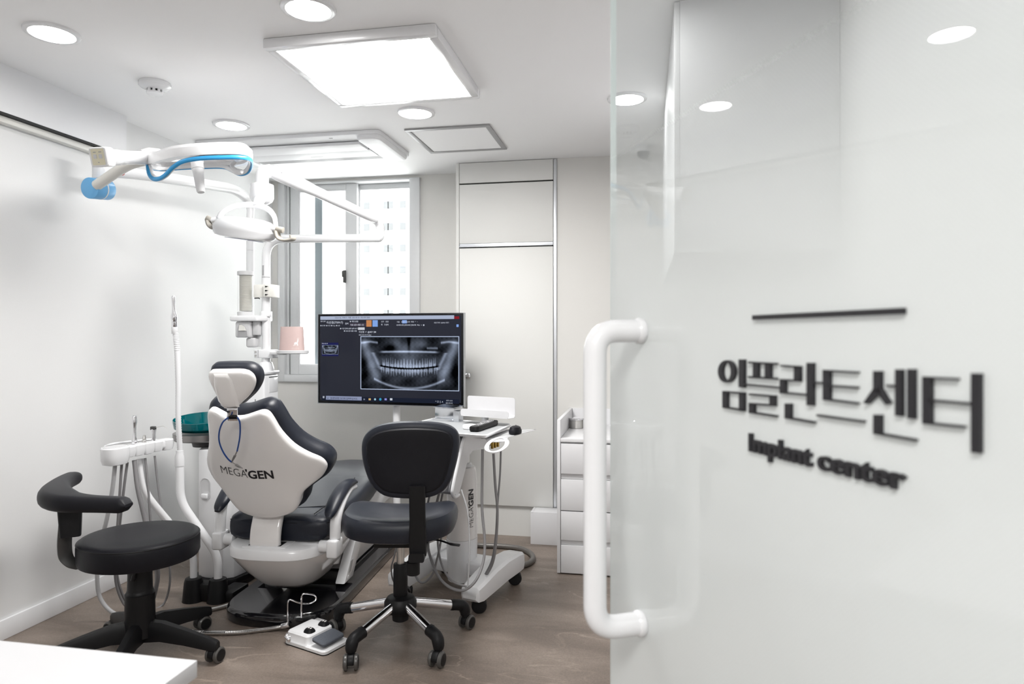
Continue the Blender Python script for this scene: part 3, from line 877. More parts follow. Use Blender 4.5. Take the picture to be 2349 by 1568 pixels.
def arch(ws, tot):
    s_ = sum(ws); out = []; a_ = 0
    for w_ in ws: out.append((a_/s_*tot, (a_+w_*.93)/s_*tot)); a_ += w_
    return out
UPT = arch([.026, .021, .024, .022, .021, .033, .031, .026], .275)
LOT = arch([.017, .018, .021, .022, .022, .036, .035, .034], .295)
def xray_value(x, y):
    """brightness of a panoramic jaw film; x 0..1 left-right, y 0..1 top-down"""
    g = lambda cx, cy, sx, sy, a: a*math.exp(-((x-cx)/sx)**2-((y-cy)/sy)**2)
    cxx = abs(x-.5)
    v = .10 + .05*math.sin(23*x+7*y) * math.sin(17*y)
    v += g(.5, .56, .27, .17, .22) + g(.5, .25, .10, .16, .22) + g(.38, .15, .05, .10, .18) + g(.64, .16, .06, .08, .18)
    v -= g(.5, .12, .015, .2, .25) + g(.33, .22, .06, .07, .16) + g(.67, .24, .06, .07, .16)
    # hard palate
    v += .55*math.exp(-((y-.285-.10*cxx*cxx)/.018)**2) * (1 if cxx < .25 else math.exp(-((cxx-.25)/.04)**2))
    v += .30*math.exp(-((y-.22)/.02)**2)*(1 if .68 < x < .79 else 0)
    # mandible: lower border sweeping up into the rami
    low = .97 - 1.35*cxx*cxx*(1 if cxx < .4 else 1)
    v += .40*math.exp(-((y-low)/.022)**2)*(1 if cxx < .36 else 0)
    if cxx > .28:
        rx = .40 - .20*(y-.45)
        v += .34*math.exp(-((cxx-rx)/.05)**2)*(1/(1+math.exp(-(y-.2)/.05)))*(1/(1+math.exp((y-.82)/.05)))
        v += .30*math.exp(-((cxx-.345+.25*(y-.4))/.018)**2)*(1 if .30 < y < .62 else 0)
    # condyles and skull base
    v += .40*math.exp(-((y-.10-.25*abs(cxx-.40))/.02)**2)*(1 if cxx > .32 else 0)
    v += g(.045, .14, .04, .08, .30) + g(.955, .14, .04, .08, .30)
    v -= g(.5, .605+.0, .24, .014, .32) if True else 0
    v -= g(.04, .62, .04, .3, .12) + g(.96, .62, .04, .3, .12)
    # occlusal gap curve
    occ = .60 - .55*cxx*cxx*(1 if cxx < .3 else 1)
    v -= .45*math.exp(-((y-occ)/.016)**2)*(1 if cxx < .27 else math.exp(-((cxx-.27)/.03)**2))
    # teeth, upper and lower rows
    xs_ = x - .5
    up_ = y < occ
    bounds_ = UPT if up_ else LOT
    ax_ = abs(xs_)
    for k_, (b0, b1) in enumerate(bounds_):
        if b0 <= ax_ < b1:
            u_ = 2*(ax_-b0)/(b1-b0)-1
            d = abs(y-occ)
            ch_ = .075 + .012*math.sin(k_*2.3+(1 if xs_ > 0 else 0))
            rl_ = (.17 if up_ else .14) + .02*math.sin(k_*1.7+xs_*3)
            if .014 < d < ch_:
                v += .46*(1-abs(u_)**5)*(.85+.15*math.sin(d*60))
                if .35 < d/ch_ < .9 and abs(u_) < .25: v -= .10
            elif ch_ <= d < rl_:
                f_ = (d-ch_)/(rl_-ch_)
                if k_ >= 5:
                    r_ = min(abs(u_-.5), abs(u_+.5)); v += .30*(1-f_*.6)*max(0, 1-(r_/(.40*(1-.5*f_)))**2)
                else:
                    v += .34*(1-f_*.6)*max(0, 1-(u_/(.85*(1-.6*f_)))**2)
            break
    v += .06*math.sin(140*x+11*math.sin(40*y))*math.sin(120*y)*.5
    v = max(.02, min(1, v))
    if x < .008 or x > .992 or y < .012 or y > .985: v = .8
    return v
def xray(name, x0, y0, x1, y1, nx, ny, k=1.0):
    (u0, v1), (u1, v0) = sp(x0, y0), sp(x1, y1)
    # right side of the panel sits lower in the crop, keep it rectangular on the screen
    me = bpy.data.meshes.new(name)
    vs_, fs, cols = [], [], []
    inv = world_m(screen).inverted()
    for j in range(ny+1):
        for i in range(nx+1):
            vs_.append(inv @ tmap(u0+(u1-u0)*i/nx, v1+(v0-v1)*j/ny, .0015))
    for j in range(ny):
        for i in range(nx):
            a = j*(nx+1)+i; fs.append((a, a+nx+1, a+nx+2, a+1))
    me.from_pydata(vs_, [], fs)
    ca = me.color_attributes.new('film', 'FLOAT_COLOR', 'POINT')
    for j in range(ny+1):
        for i in range(nx+1):
            v = (xray_value(i/nx, j/ny)**1.7)*k
            ca.data[j*(nx+1)+i].color = (v*.72, v*.84, v*1.1, 1)
    m = MATS.get('xray_film')
    if not m:
        m = bpy.data.materials.new('xray_film'); m.use_nodes = True
        nt = m.node_tree; nt.nodes.clear()
        at_ = nt.nodes.new('ShaderNodeVertexColor'); at_.layer_name = 'film'
        e = nt.nodes.new('ShaderNodeEmission'); e.inputs['Strength'].default_value = .26
        o = nt.nodes.new('ShaderNodeOutputMaterial')
        nt.links.new(at_.outputs[0], e.inputs[0]); nt.links.new(e.outputs[0], o.inputs[0])
        MATS['xray_film'] = m
    me.materials.append(m)
    o = bpy.data.objects.new(name, me); COL.objects.link(o); o.parent = screen
    return o
xray('xray_image', 467, 309, 1453, 858, 230, 130)
xray('xray_thumbnail', 84, 397, 244, 490, 60, 36)
# post
pc = at(910, 960, Y=3.97)
pb_ = Vector((pc.x, pc.y, 0))
obj('post', cyl(N(), (pb_.x, pb_.y, .064), (pb_.x, pb_.y, tz0+.3), .023, 24), WHITEM, tv)
obj('base_plate', lathe(N(), [(.036, .0605), (.036, .066), (.033, .069), (.024, .07)], 40, Matrix.Translation(pb_)), WHITEM, tv)
b = N(); box(b, (pb_.x-.03, pb_.y-.06, tz0+.12), (pb_.x+.03, pb_.y-.02, tz0+.28), .004); obj('mount', b, DKMETAL, tv)

# ------------------------------------------------------------------ dental chair
CH = Matrix.Translation((-1.64, 2.98, 0)) @ Matrix.Rotation(R(4.1), 4, 'Z')
def ch(x, y, z): return CH @ Vector((x, y, z))
chair = thing('dental_chair', 'navy and white reclining dental chair in the middle of the room', 'dental chair', ch(0, .35, 0), R(4.1))
# black base plate
def base_outline(hw, y0, ry, y1):
    o = [(-hw, y1)]
    for k in range(0, 25):
        a = PI + PI*k/24
        c, s_ = math.cos(a), math.sin(a)
        o.append((hw*math.copysign(abs(c)**.75, c), y0 - ry*abs(s_)**.75))
    return o + [(hw, y1)]
o_ = base_outline(.262, -.03, .215, 1.25)
obj('base_plate', loft(N(), [[ch(p[0], p[1], z) for p in base_outline(.262-i_, -.03, .215-i_, 1.25-i_)] for i_, z in ((.004, 0), (0, .006), (0, .044), (.004, .053), (.012, .060))]), BLACKG, chair)
obj('base_riser', box(N(), (-.18, .10, .0595), (.18, 1.18, .073), 0, M=CH), BLACKG, chair)

def sup(hx, y0, y1, z, n=48, p=3.2, xo=0):
    out = []
    cy, hy = (y0+y1)/2, (y1-y0)/2
    for k in range(n):
        a = 2*PI*k/n
        c, s = math.cos(a), math.sin(a)
        out.append(ch(xo+hx*math.copysign(abs(c)**(2/p), c), cy+hy*math.copysign(abs(s)**(2/p), s), z))
    return out
obj('lower_body', loft(N(), [sup(.10, -.04, .30, .118), sup(.125, -.085, .32, .122), sup(.15, -.12, .34, .145), sup(.19, -.19, .36, .21), sup(.222, -.245, .38, .270), sup(.236, -.27, .38, .302)]), SHELLW, chair)
obj('body_rim', loft(N(), [sup(.236, -.272, .38, .3025), sup(.238, -.275, .38, .306), sup(.238, -.275, .38, .335), sup(.232, -.268, .38, .346), sup(.215, -.25, .37, .352), sup(.12, -.15, .3, .353)]), WHITE, chair)
obj('slot_plate', box(N(), (-.115, -.245, .350), (.085, -.10, .3555), .002, M=CH), WHITE, chair)
obj('slot', box(N(), (-.096, -.226, .352), (.054, -.16, .3568), .001, M=CH), BLACKP, chair)
# curved neck carrying the backrest
nk = [(-.206, .345), (-.213, .37), (-.205, .42), (-.185, .47), (-.16, .52)]
rings = []
for y, z in crv([Vector((0, y, z)) for y, z in nk], 5) and [(p.y, p.z) for p in crv([Vector((0, y, z)) for y, z in nk], 5)]:
    o4 = rrect(.138, .036, .012, 3)
    rings.append([ch(-.022+q.x, y+q.y, z) for q in o4])
obj('neck', loft(N(), rings), SHELLW, chair)

# seat and leg rest
def section(y, hw, zt, zb, dish=.0, n=40, p=4.0):
    out = []
    cz_, hz = (zt+zb)/2, (zt-zb)/2
    for k in range(n):
        a = 2*PI*k/n
        c, s = math.cos(a), math.sin(a)
        x = hw*math.copysign(abs(c)**(2/p), c); z = cz_+hz*math.copysign(abs(s)**(2/p), s)
        if s > 0: z -= dish*(1-(x/hw)**2)
        out.append(ch(x, y, z))
    return out
sec = [(-.155, .12, .43, .385, 0), (-.152, .20, .452, .362, 0), (-.135, .232, .468, .350, .002), (-.10, .246, .478, .346, .006), (0, .252, .486, .346, .012), (.15, .255, .492, .350, .018), (.30, .255, .505, .358, .018), (.42, .25, .522, .375, .014), (.50, .246, .528, .385, .010)]
seat = obj('seat', loft(N(), [section(*q) for q in sec]), NAVY, chair)
sec = [(.505, .243, .525, .386, .008), (.60, .238, .540, .40, .006), (.75, .222, .540, .42, .004), (.95, .205, .522, .415, .004), (1.12, .195, .497, .40, .004), (1.20, .18, .478, .398, .0), (1.225, .12, .46, .41, 0)]
obj('leg_rest', loft(N(), [section(*q) for q in sec]), NAVY, chair)
# stitched seams
b = N()
for sx in (-1, 1):
    pts = [ch(sx*x, y, z) for x, y, z in ((.165, -.12, .475), (.17, -.02, .482), (.175, .15, .487), (.165, .32, .499), (.15, .45, .521))]
    tube(b, crv(pts, 5), .0022, 6)
pts = [ch(x, -.02+.03*abs(x)/.2, z) for x, z in ((-.17, .480), (-.08, .475), (0, .4735), (.08, .475), (.17, .480))]
tube(b, crv(pts, 4), .0022, 6)
pts = [ch(x*1.0, y, z) for x, y, z in ((-.235, -.125, .44), (-.12, -.150, .44), (0, -.153, .44), (.12, -.150, .44), (.235, -.125, .44), (.248, -.03, .455), (.2535, .15, .462))]
tube(b, crv(pts, 5), .002, 6)
obj('seam', b, BLACKV, seat)
# linkage under the seat and the side covers
b = N(); box(b, (-.17, .30, .075), (.17, 1.20, .33), .02, M=CH); obj('lift_cover', b, SHELLW, chair)
def strut(bm, x0, x1): # leaning arm, profile in y,z
    prof = [(.10, .078), (.22, .078), (.52, .40), (.40, .40)]
    prism(bm, prof, x0, x1, lambda u, v, w: ch(w, u, v), .006)
b = N(); strut(b, .175, .225); st = obj('lift_arm', b, WHITE, chair)
b = N(); strut(b, -.225, -.175); obj('lift_arm', b, WHITE, chair)
obj('slot_window', prism(N(), [(.155, .115), (.185, .115), (.215, .165), (.185, .165)], .2245, .2265, lambda u, v, w: ch(w, u, v)), MIDGREY, st)
obj('bolt_cover', lathe(N(), [(.011, 0), (.011, .003), (.008, .004)], 20, align(ch(.225, .15, .095), CH.to_3x3() @ Vector((1, 0, 0)))), GREYP, st)
b = N(); prism(b, [(.0, .20), (.30, .11), (.32, .30), (.0, .35)], .10, .17, lambda u, v, w: ch(w, u, v), .01); obj('link_cover', b, SHELLW, chair)
b = N(); prism(b, [(.22, .34), (.55, .40), (1.1, .40), (1.1, .30), (.30, .30)], -.2, .2, lambda u, v, w: ch(w, u, v), .01); obj('seat_pan', b, WHITE, chair)

# backrest: shell and cushion on one leaning plane
BB, BT = at(606, 1186, t=3.02), at(556, 940, t=2.78)
beu = (CH.to_3x3() @ Vector((1, 0, 0))).normalized()
bev_ = (BT-BB); bev_ = (bev_ - beu*bev_.dot(beu)).normalized()
bew = beu.cross(bev_).normalized()
if bew.y > 0: bew = -bew                      # towards the camera, away from the sitter
SHW = .285
def bmap(u, v, w):
    c = .035*(1-((u)/SHW)**2)
    c += .02*math.exp(-((v-.02)/.12)**2)
    return BB + beu*u + bev_*v + bew*(w + c - .035)
def bpl(px, py):
    p = on_plane(px, py, BB, bew) - BB
    return Vector((p.dot(beu), p.dot(bev_)))
shell_px = [(473.5, 946), (484, 943.5), (498, 950), (523.5, 961), (551.5, 961.5), (579.6, 953), (596.4, 949), (610, 954), (621.7, 970), (638.5, 998), (666.6, 1029), (697, 1050), (725.5, 1065), (738, 1078), (740, 1090), (731, 1106), (711, 1120), (694.6, 1132), (687.6, 1145), (685, 1159), (675, 1172), (652.5, 1180), (619, 1183), (582, 1179), (551.5, 1167.6), (526, 1145), (504, 1122.7), (484, 1103), (471.5, 1083), (467, 1063.7), (468.7, 1047), (473, 1024.5), (474, 1002), (472, 974), (471, 957)]
so = [Vector((p.x, p.y)) for p in crv([Vector((*bpl(*q), 0)) for q in shell_px], 3, True)]
cu_ = sum((p.x for p in so))/len(so)
back = obj('backrest_shell', pillow(N(), so, [(1, 0, -.045), (1, 0, -.012), (1, -.003, -.004), (1, -.010, .001), (.93, -.010, .003), (.7, 0, .005), (.4, 0, .006), (.15, 0, .006)], bmap), SHELLW, chair)
def cmap(u, v, w): return BB + beu*u + bev_*v + bew*(w-.035 + .02*(1-(u/SHW)**2))
obj('backrest_cushion', pillow(N(), so, [(.5, 0, -.118), (.9, 0, -.122), (1, -.012, -.120), (1, .004, -.112), (1, .014, -.098), (1, .019, -.08), (1, .018, -.05), (1, .010, -.028), (1, -.004, -.018), (1, -.02, -.014)], cmap), NAVY, chair)
# logo printed on the shell
def shell_text(txt, x0, x1, ybase, ytop, off):
    pa, pb, pt = bpl(x0, ybase[0]), bpl(x1, ybase[1]), bpl(x0, ytop)
    t = text_bm(txt, 1.0, 0, off)
    a, b1, c, d = bounds(t)
    r = bmesh.ops.triangulate(t, faces=list(t.faces))
    hgt = (pt.y - pa.y)
    for q in t.verts:
        f = (q.co.x-a)/(b1-a)
        u = pa.x + (pb.x-pa.x)*f; v = pa.y + (pb.y-pa.y)*f + q.co.y*hgt/.73
        cc = .035*(1-(u/SHW)**2) + .02*math.exp(-((v-.02)/.12)**2)
        q.co = BB + beu*u + bev_*v + bew*(.0072 + cc - .035)
    bb = N(); merge(bb, t)
    return obj('logo_word', bb, INK, back, smooth=False)
shell_text("MEGA", 509, 571, (1084, 1093), 1066, -.014)
shell_text("'", 568, 572, (1091, 1091), 1073, .0)
shell_text("GEN", 573, 630, (1094, 1095), 1076, .03)

# headrest
HB, HT = at(531, 931, t=2.72), at(531, 850, t=2.655)
hev = (HT-HB); heu = Vector((.985, .17, 0)).normalized(); hev = (hev-heu*hev.dot(heu)).normalized(); hew = heu.cross(hev)
if hew.y > 0: hew = -hew
def hmap(u, v, w): return HB + heu*u + hev*v + hew*(w + .012*(1-(u/.11)**2))
def hpl(px, py):
    p = on_plane(px, py, HB, hew) - HB
    return Vector((p.dot(heu), p.dot(hev), 0))
hpx = [(478, 861), (482, 852.5), (497.5, 850.5), (528, 850), (559, 851), (576.6, 859), (584.5, 872.5), (583, 888), (574, 905), (555, 923), (543.5, 931), (518, 931), (505, 918.5), (492, 895.5), (482, 875)]
ho = [Vector((p.x, p.y)) for p in crv([hpl(*q) for q in hpx], 4, True)]
hs = obj('headrest_shell', pillow(N(), ho, [(1, 0, -.03), (1, 0, -.01), (1, -.003, -.003), (1, -.009, .001), (.7, 0, .004), (.3, 0, .005)], hmap), SHELLW, chair)
rpx = [(496, 857), (524, 857), (533, 866), (545, 905), (548, 927), (519, 929), (507, 915), (497, 880)]
ro_ = [Vector((p.x, p.y)) for p in [hpl(*q) for q in rpx]]
obj('headrest_spine', pillow(N(), ro_, [(1, .008, .0), (1, .004, .005), (1, -.002, .009), (1, -.007, .011), (.6, -.006, .012)], hmap), SHELLW, hs)
def hcm(u, v, w): return HB + heu*(u+.004) + hev*v + hew*w
obj('headrest_cushion', pillow(N(), ho, [(.5, 0, -.088), (.9, 0, -.090), (1, -.012, -.088), (1, .004, -.08), (1, .011, -.065), (1, .012, -.045), (1, .006, -.025), (1, -.006, -.014), (1, -.02, -.012)], hcm), NAVY, chair)
# chrome bracket
b = N()
bt = [at(533, 930, t=2.715), at(533, 936, t=2.70), at(533, 946, t=2.705), at(533, 956, t=2.71), at(535, 964, t=2.715)]
rings = []
for p in crv(bt, 4):
    rings.append([p + heu*q.x + hew*q.y for q in rrect(.042, .008, .0025, 2)])
loft(b, rings); obj('headrest_bracket', b, CHROME, chair)
b = N(); p = at(535, 957, t=2.700); box(b, (-.017, -.004, -.006), (.017, .003, .006), .001, M=align(p, hev)); obj('bracket_slot', b, BLACKP, chair)

# armrests
def armrest(sx, yo):
    b = N(); xx = sx*.262
    cyl(b, ch(sx*.215, yo-.01, .348), ch(sx*.275, yo-.01, .348), .026, 24, .003)
    box(b, (xx-.005 if sx > 0 else xx-.045, yo-.05, .305), (xx+.045 if sx > 0 else xx+.005, yo+.03, .385), .01, 3, M=CH)
    r_ = obj('arm_bracket', b, WHITE, chair)
    xa = sx*.285
    pts = [ch(xa, yo-.01, .385), ch(xa, yo-.009, .42), ch(xa, yo-.004, .458), ch(xa+sx*.004, yo+.02, .50), ch(xa+sx*.008, yo+.08, .545), ch(xa+sx*.01, yo+.15, .568), ch(xa+sx*.012, yo+.215, .566)]
    pc_ = crv(pts, 6)
    obj('arm_post', tube(N(), pc_, [.024]*14 + [.024-.0006*k for k in range(len(pc_)-14)], 20), WHITE, chair)
    pp = [ch(xa-sx*.012, yo-.055, .485), ch(xa-sx*.012, yo-.035, .505), ch(xa-sx*.012, yo+.0, .530), ch(xa-sx*.01, yo+.05, .560), ch(xa-sx*.006, yo+.12, .587), ch(xa+sx*.0, yo+.19, .592), ch(xa+sx*.004, yo+.235, .583)]
    pc_ = crv(pp, 6); n = len(pc_)
    rr = [(.030*(max(.12, math.sin(PI*(k+.6)/(n+.2)))**.42)) for k in range(n)]
    obj('arm_pad', tube(N(), pc_, rr, 24, flat=(1.15, .72)), NAVY, chair)
armrest(1, -.165); armrest(-1, -.115)

# bib holder cord hanging from the bracket
bib = thing('bib_holder', 'blue bib cord with two metal clips hanging on the chair back', 'bib cord', at(532, 1050, t=2.78))
def tb(py): return 2.682 + (py-960)*.0014
cpx = [(522, 958), (511, 968), (504, 985), (502, 1003), (505, 1020), (513, 1038), (523, 1052), (531, 1059)]
obj('cord', tube(N(), crv([at(x, y, t=tb(y)) for x, y in cpx], 6), .0032, 10), CORD, bib)
cpx = [(545, 957), (550, 968), (551, 985), (550, 1003), (547, 1020), (544, 1034)]
obj('cord', tube(N(), crv([at(x, y, t=tb(y)) for x, y in cpx], 6), .0032, 10), CORD, bib)
def clip(a, b_):
    q = N(); d = (b_-a)
    tube(q, [a, a+d*.35, a+d*.38, a+d*.6, b_], [.003, .003, .0065, .0055, .0018], 10, flat=(1, .6))
    tube(q, [a+d*.36+bew*.006, a+d*.62+bew*.007, a+d*.98+bew*.001], [.0035, .0035, .0012], 8, flat=(1, .5))
    obj('clip', q, mat('dull_steel', (.30, .29, .28), .3, metal=1.0, noise=.05), bib)
clip(at(544, 1034, t=tb(1034)), at(531, 1061, t=tb(1055)-.01)); clip(at(531, 1059, t=tb(1059)), at(557, 1074, t=tb(1070)-.005))

# ------------------------------------------------------------------ stools
def caster(parent, p, yaw, m_w, side=1):
    """twin wheel caster: p on the floor below the stem"""
    M = Matrix.Translation(p) @ Matrix.Rotation(yaw, 4, 'Z')
    c = obj('caster', lathe(N(), [(.011, .056), (.014, .058), (.014, .078), (.008, .082)], 16, M), BLACKP, parent)
    q = N()
    hood = [(.031*math.cos(a)+.012, .034+.030*math.sin(a)) for a in [R(-10+20*k) for k in range(11)]] + [(-.012, .028), (.0, .018)]
    prism(q, hood, -.012, .012, lambda u, v, w: M @ Vector((u, w, v)), .002)
    obj('hood', q, BLACKP, c)
    for s_ in (-1, 1):
        Mw = M @ Matrix.Translation((.014, s_*.0125, .0310)) @ Matrix.Rotation(-s_*PI/2, 4, 'X')
        obj('wheel', lathe(N(), [(.024, 0), (.030, .001), (.031, .004), (.0305, .011), (.026, .0155)], 28, Mw), m_w, c)
        obj('wheel_cap', lathe(N(), [(.0235, .0135), (.0225, .0165), (.008, .0175), (0, .0175)], 28, Mw), BLACKP, c)
WHEELG = mat('caster_tread', (.075, .072, .068), .3, noise=.1)

# operator stool with back
SC = Vector((-1.005, 2.735, 0))
os_ = thing('operator_stool', 'navy padded stool with a backrest on a chrome five-star base', 'stool', SC)
for k in range(5):
    a = R(-111 + 72*k)
    d = Vector((math.cos(a), math.sin(a), 0)); sd_ = Vector((-d.y, d.x, 0))
    b = N()
    p0, p1 = SC + d*.055 + Vector((0, 0, .155)), SC + d*.245 + Vector((0, 0, .112))
    tube(b, [p0, p1], .0185, 20, flat=(1, 1.1))
    leg = obj('leg', b, CHROME, os_)
    b = N()
    tube(b, crv([SC+d*.222+Vector((0, 0, .117)), SC+d*.25+Vector((0, 0, .113)), SC+d*.275+Vector((0, 0, .105)), SC+d*.285+Vector((0, 0, .082)), SC+d*.285+Vector((0, 0, .066))], 4), [.0235]*9+[.0245, .0245, .024, .0235, .023, .022, .021, .0205], 18)
    obj('leg_cap', b, BLACKP, leg)
    b = N()
    for q in range(3):
        cc = SC + d*(.236+.013*q) + Vector((0, 0, .1375-.004*q)); tube(b, [cc-sd_*.012+Vector((0, 0, -.003)), cc, cc+sd_*.012+Vector((0, 0, -.003))], .0028, 6)
    obj('cap_ribs', b, BLACKV, leg)
    caster(os_, SC + d*.285, a + R((40, -60, 35, 160, -30)[k]), WHEELG)
obj('hub', lathe(N(), [(.026, .085), (.034, .09), (.036, .12), (.058, .126), (.068, .143), (.068, .166), (.056, .184), (.034, .192)], 32, Matrix.Translation(SC)), BLACKP, os_)
obj('lift_sleeve', cyl(N(), SC+Vector((0, 0, .19)), SC+Vector((0, 0, .325)), .030, 28, .003), BLACKP, os_)
obj('lift_rod', cyl(N(), SC+Vector((0, 0, .325)), SC+Vector((0, 0, .44)), .0165, 24), STEEL, os_)
fd = Vector((-.20, .98, 0)).normalized(); sdv = Vector((fd.y, -fd.x, 0))    # sitter looks along fd
def smap(u, v, z): return SC + sdv*u + fd*v + Vector((0, 0, z))
b = N(); 
bx = [smap(-.09, -.11, 0), smap(.09, -.11, 0), smap(.09, .1, 0), smap(-.09, .1, 0)]
for zz in (0,):
    prism(b, [(-.09, -.12), (.09, -.12), (.09, .1), (-.09, .1)], .425, .447, smap, .004)
obj('mechanism', b, BLACKP, os_)
so_ = []
for k in range(56):
    a = 2*PI*k/56; c, s_ = math.cos(a), math.sin(a)
    p_ = 3.0
    u = .235*math.copysign(abs(c)**(2/p_), c); v = .215*math.copysign(abs(s_)**(2/p_), s_)
    u *= (1.0 + .05*v/.215)
    so_.append(Vector((u, v)))
def seatmap(u, v, w):
    r = (u/.235)**2
    dz = .022*r - .03*max(0, (v-.08)/.13)**2*0.8 + .012*max(0, (-v-.02)/.2)
    return smap(u, v, w + .008 + dz*(1 if w > .46 else .75))
obj('seat', pillow(N(), so_, [(.6, 0, .442), (1, -.03, .444), (1, -.008, .452), (1, .0, .470), (1, .002, .495), (1, -.002, .515), (1, -.012, .530), (1, -.03, .538), (.78, -.03, .5385), (.5, -.03, .534), (.2, -.03, .532)], seatmap), NAVY, os_)
# backrest
BO = smap(.070, -.20, 0)
def obk(u, v, w):   # u right, v height, w towards camera
    return BO + sdv*u - fd*(w + .06*(v-.6)) + Vector((0, 0, v)) + fd*(.22*u*u*3)
bo = [(-.105, .655), (-.03, .645), (.06, .647), (.115, .665), (.150, .705), (.172, .77), (.186, .84), (.186, .885), (.165, .918), (.12, .936), (.04, .944), (-.05, .942), (-.125, .928), (-.17, .90), (-.192, .86), (-.192, .80), (-.175, .735), (-.15, .69)]
bo2 = [Vector((p.x, p.y)) for p in crv([Vector((a, b1, 0)) for a, b1 in bo], 4, True)]
obj('backrest', pillow(N(), bo2, [(.5, 0, -.05), (.9, 0, -.052), (1, -.012, -.05), (1, .0, -.040), (1, .004, -.022), (1, .0, -.004), (1, -.010, .004), (1, -.02, .005)], obk), NAVY, os_)
obj('back_panel', pillow(N(), bo2, [(1, -.020, -.005), (1, -.021, .008), (1, -.026, .013), (1, -.034, .014), (.6, -.02, .013), (.2, 0, .012)], obk), BLACKV, os_)
b = N()
cpts = [(.03, .70), (.03, .64), (.03, .56), (.03, .50), (.03, .45), (.03, .425)]
rings = []
for i_, (u, v) in enumerate(cpts):
    rings.append([obk(u+q.x, v, q.y + (.028 if v > .6 else .024)) for q in rrect(.062 if v > .5 else .066, .022, .006, 3)])
loft(b, rings); obj('back_bar', b, BLACKP, os_)
b = N(); rings = [[smap(.098+q.x, -.215+yy, .424+q.y) for q in rrect(.06, .034, .008, 3)] for yy in (-.03, .0, .15)]
loft(b, rings); obj('back_bar_foot', b, BLACKP, os_)
kn = smap(.075, -.165, 0)
obj('knob', lathe(N(), [(.024, .335), (.027, .338), (.027, .385), (.02, .39), (.018, .408)], 28, Matrix.Translation(kn)), BLACKP, os_)
obj('height_lever', tube(N(), crv([smap(.08, -.03, .432), smap(.16, -.06, .440), smap(.22, -.09, .432), smap(.255, -.10, .430)], 5), [.005]*10+[.008]*6, 10, flat=(1.3, .6)), BLACKP, os_)

# assistant stool with torso arm
AC = Vector((-1.965, 2.385, 0))
as_ = thing('assistant_stool', 'black round stool with a curved torso support by the left wall', 'stool', AC)
obj('column', lathe(N(), [(.058, .095), (.056, .12), (.054, .25), (.0545, .262), (.050, .266), (.046, .28), (.044, .36), (.044, .405)], 32, Matrix.Translation(AC)), BLACKP, as_)
for k in range(5):
    a = R(3 + 72*k); d = Vector((math.cos(a), math.sin(a), 0)); s_ = Vector((-d.y, d.x, 0))
    rings = []
    for rr_, w_, zt, zb in ((.03, .05, .155, .075), (.10, .046, .152, .082), (.2, .040, .128, .072), (.29, .034, .103, .058), (.325, .032, .092, .056), (.333, .026, .088, .060)):
        o4 = [(-w_/2, zb), (w_/2, zb), (w_/2, zb+(zt-zb)*.7), (w_*.28, zt), (-w_*.28, zt), (-w_/2, zb+(zt-zb)*.7)]
        rings.append([AC + d*rr_ + s_*x + Vector((0, 0, z)) for x, z in o4])
    obj('leg', loft(N(), rings), BLACKP, as_)
    caster(as_, AC + d*.31, a + R((80, 170, 20, -70, 60)[k]), WHEELG)
obj('seat', lathe(N(), [(.10, .400), (.20, .401), (.2135, .406), (.2185, .418), (.2185, .473), (.216, .485), (.208, .493), (.19, .497), (.1, .500), (0, .501)], 64, Matrix.Translation(AC)), BLACKV, as_)
obj('piping', tube(N(), [AC + Vector((.2165*math.cos(2*PI*k/64), .2165*math.sin(2*PI*k/64), .484)) for k in range(64)], .0022, 8, closed=True), BLACKP, as_)
obj('lift_lever', tube(N(), [AC+Vector((.015, -.045, .42)), AC+Vector((.02, -.055, .36)), AC+Vector((.015, -.058, .33))], [.004, .006, .008], 10), BLACKP, as_)
# support bar
bp = [at(190, 1302, t=2.62), at(170, 1296, t=2.60), at(152, 1278, t=2.59), at(148, 1250, t=2.585), at(150, 1215, t=2.58), at(153, 1180, t=2.58)]
rings = []
pc_ = crv(bp, 5)
for i, p in enumerate(pc_):
    tg = (pc_[min(i+1, len(pc_)-1)]-pc_[max(i-1, 0)]).normalized(); sd_ = Vector((.45, .89, 0)); nn = tg.cross(sd_).normalized()
    rings.append([p + sd_*q.x + nn*q.y for q in rrect(.05, .009, .003, 2)])
obj('support_bar', loft(N(), rings), DKMETAL, as_)
b = N(); pa, pb2 = at(162, 1229, t=2.57), at(160, 1150, t=2.57)
d_ = (pb2-pa); ax = d_.normalized()
q1 = Vector((.80, .60, 0)); q2 = ax.cross(q1).normalized()
loft(b, [[pa + d_*f + q1*(q.x*s_) + q2*q.y for q in rrect(.075, .045, .012, 3)] for f, s_ in ((0, .9), (.5, 1.0), (1.08, 1.1))])
obj('support_bracket', b, BLACKP, as_)
# crescent pad: swept curve
cr_ = [at(174, 1086, t=2.92), at(150, 1094, t=2.80), at(132, 1108, t=2.67), at(128, 1126, t=2.55), at(150, 1138, t=2.49), at(190, 1143, t=2.47), at(240, 1144, t=2.46), at(296, 1141, t=2.45)]
zc = .675
cr_ = [Vector((p.x, p.y, zc - .012*0)) for p in cr_]
pc_ = crv(cr_, 7); n = len(pc_)
rings = []
for i, p in enumerate(pc_):
    tg = (pc_[min(i+1, n-1)]-pc_[max(i-1, 0)]); tg.z = 0; tg.normalize(); sd_ = Vector((tg.y, -tg.x, 0))
    f = i/(n-1); g_ = min(1, min(f, 1-f)/.05); e = max(.18, math.sqrt(1-(1-g_)**2))
    w_ = (.066 + .055*math.exp(-((f-.48)/.2)**2))*(.6+.4*e); h_ = (.056 + .010*math.exp(-((f-.45)/.25)**2))*e
    o4 = rrect(w_, h_, min(w_, h_)*.42, 4)
    rings.append([p + sd_*q.x + Vector((0, 0, q.y + .010*math.exp(-((f-.3)/.3)**2))) for q in o4])
obj('torso_pad', loft(N(), rings), BLACKV, as_)

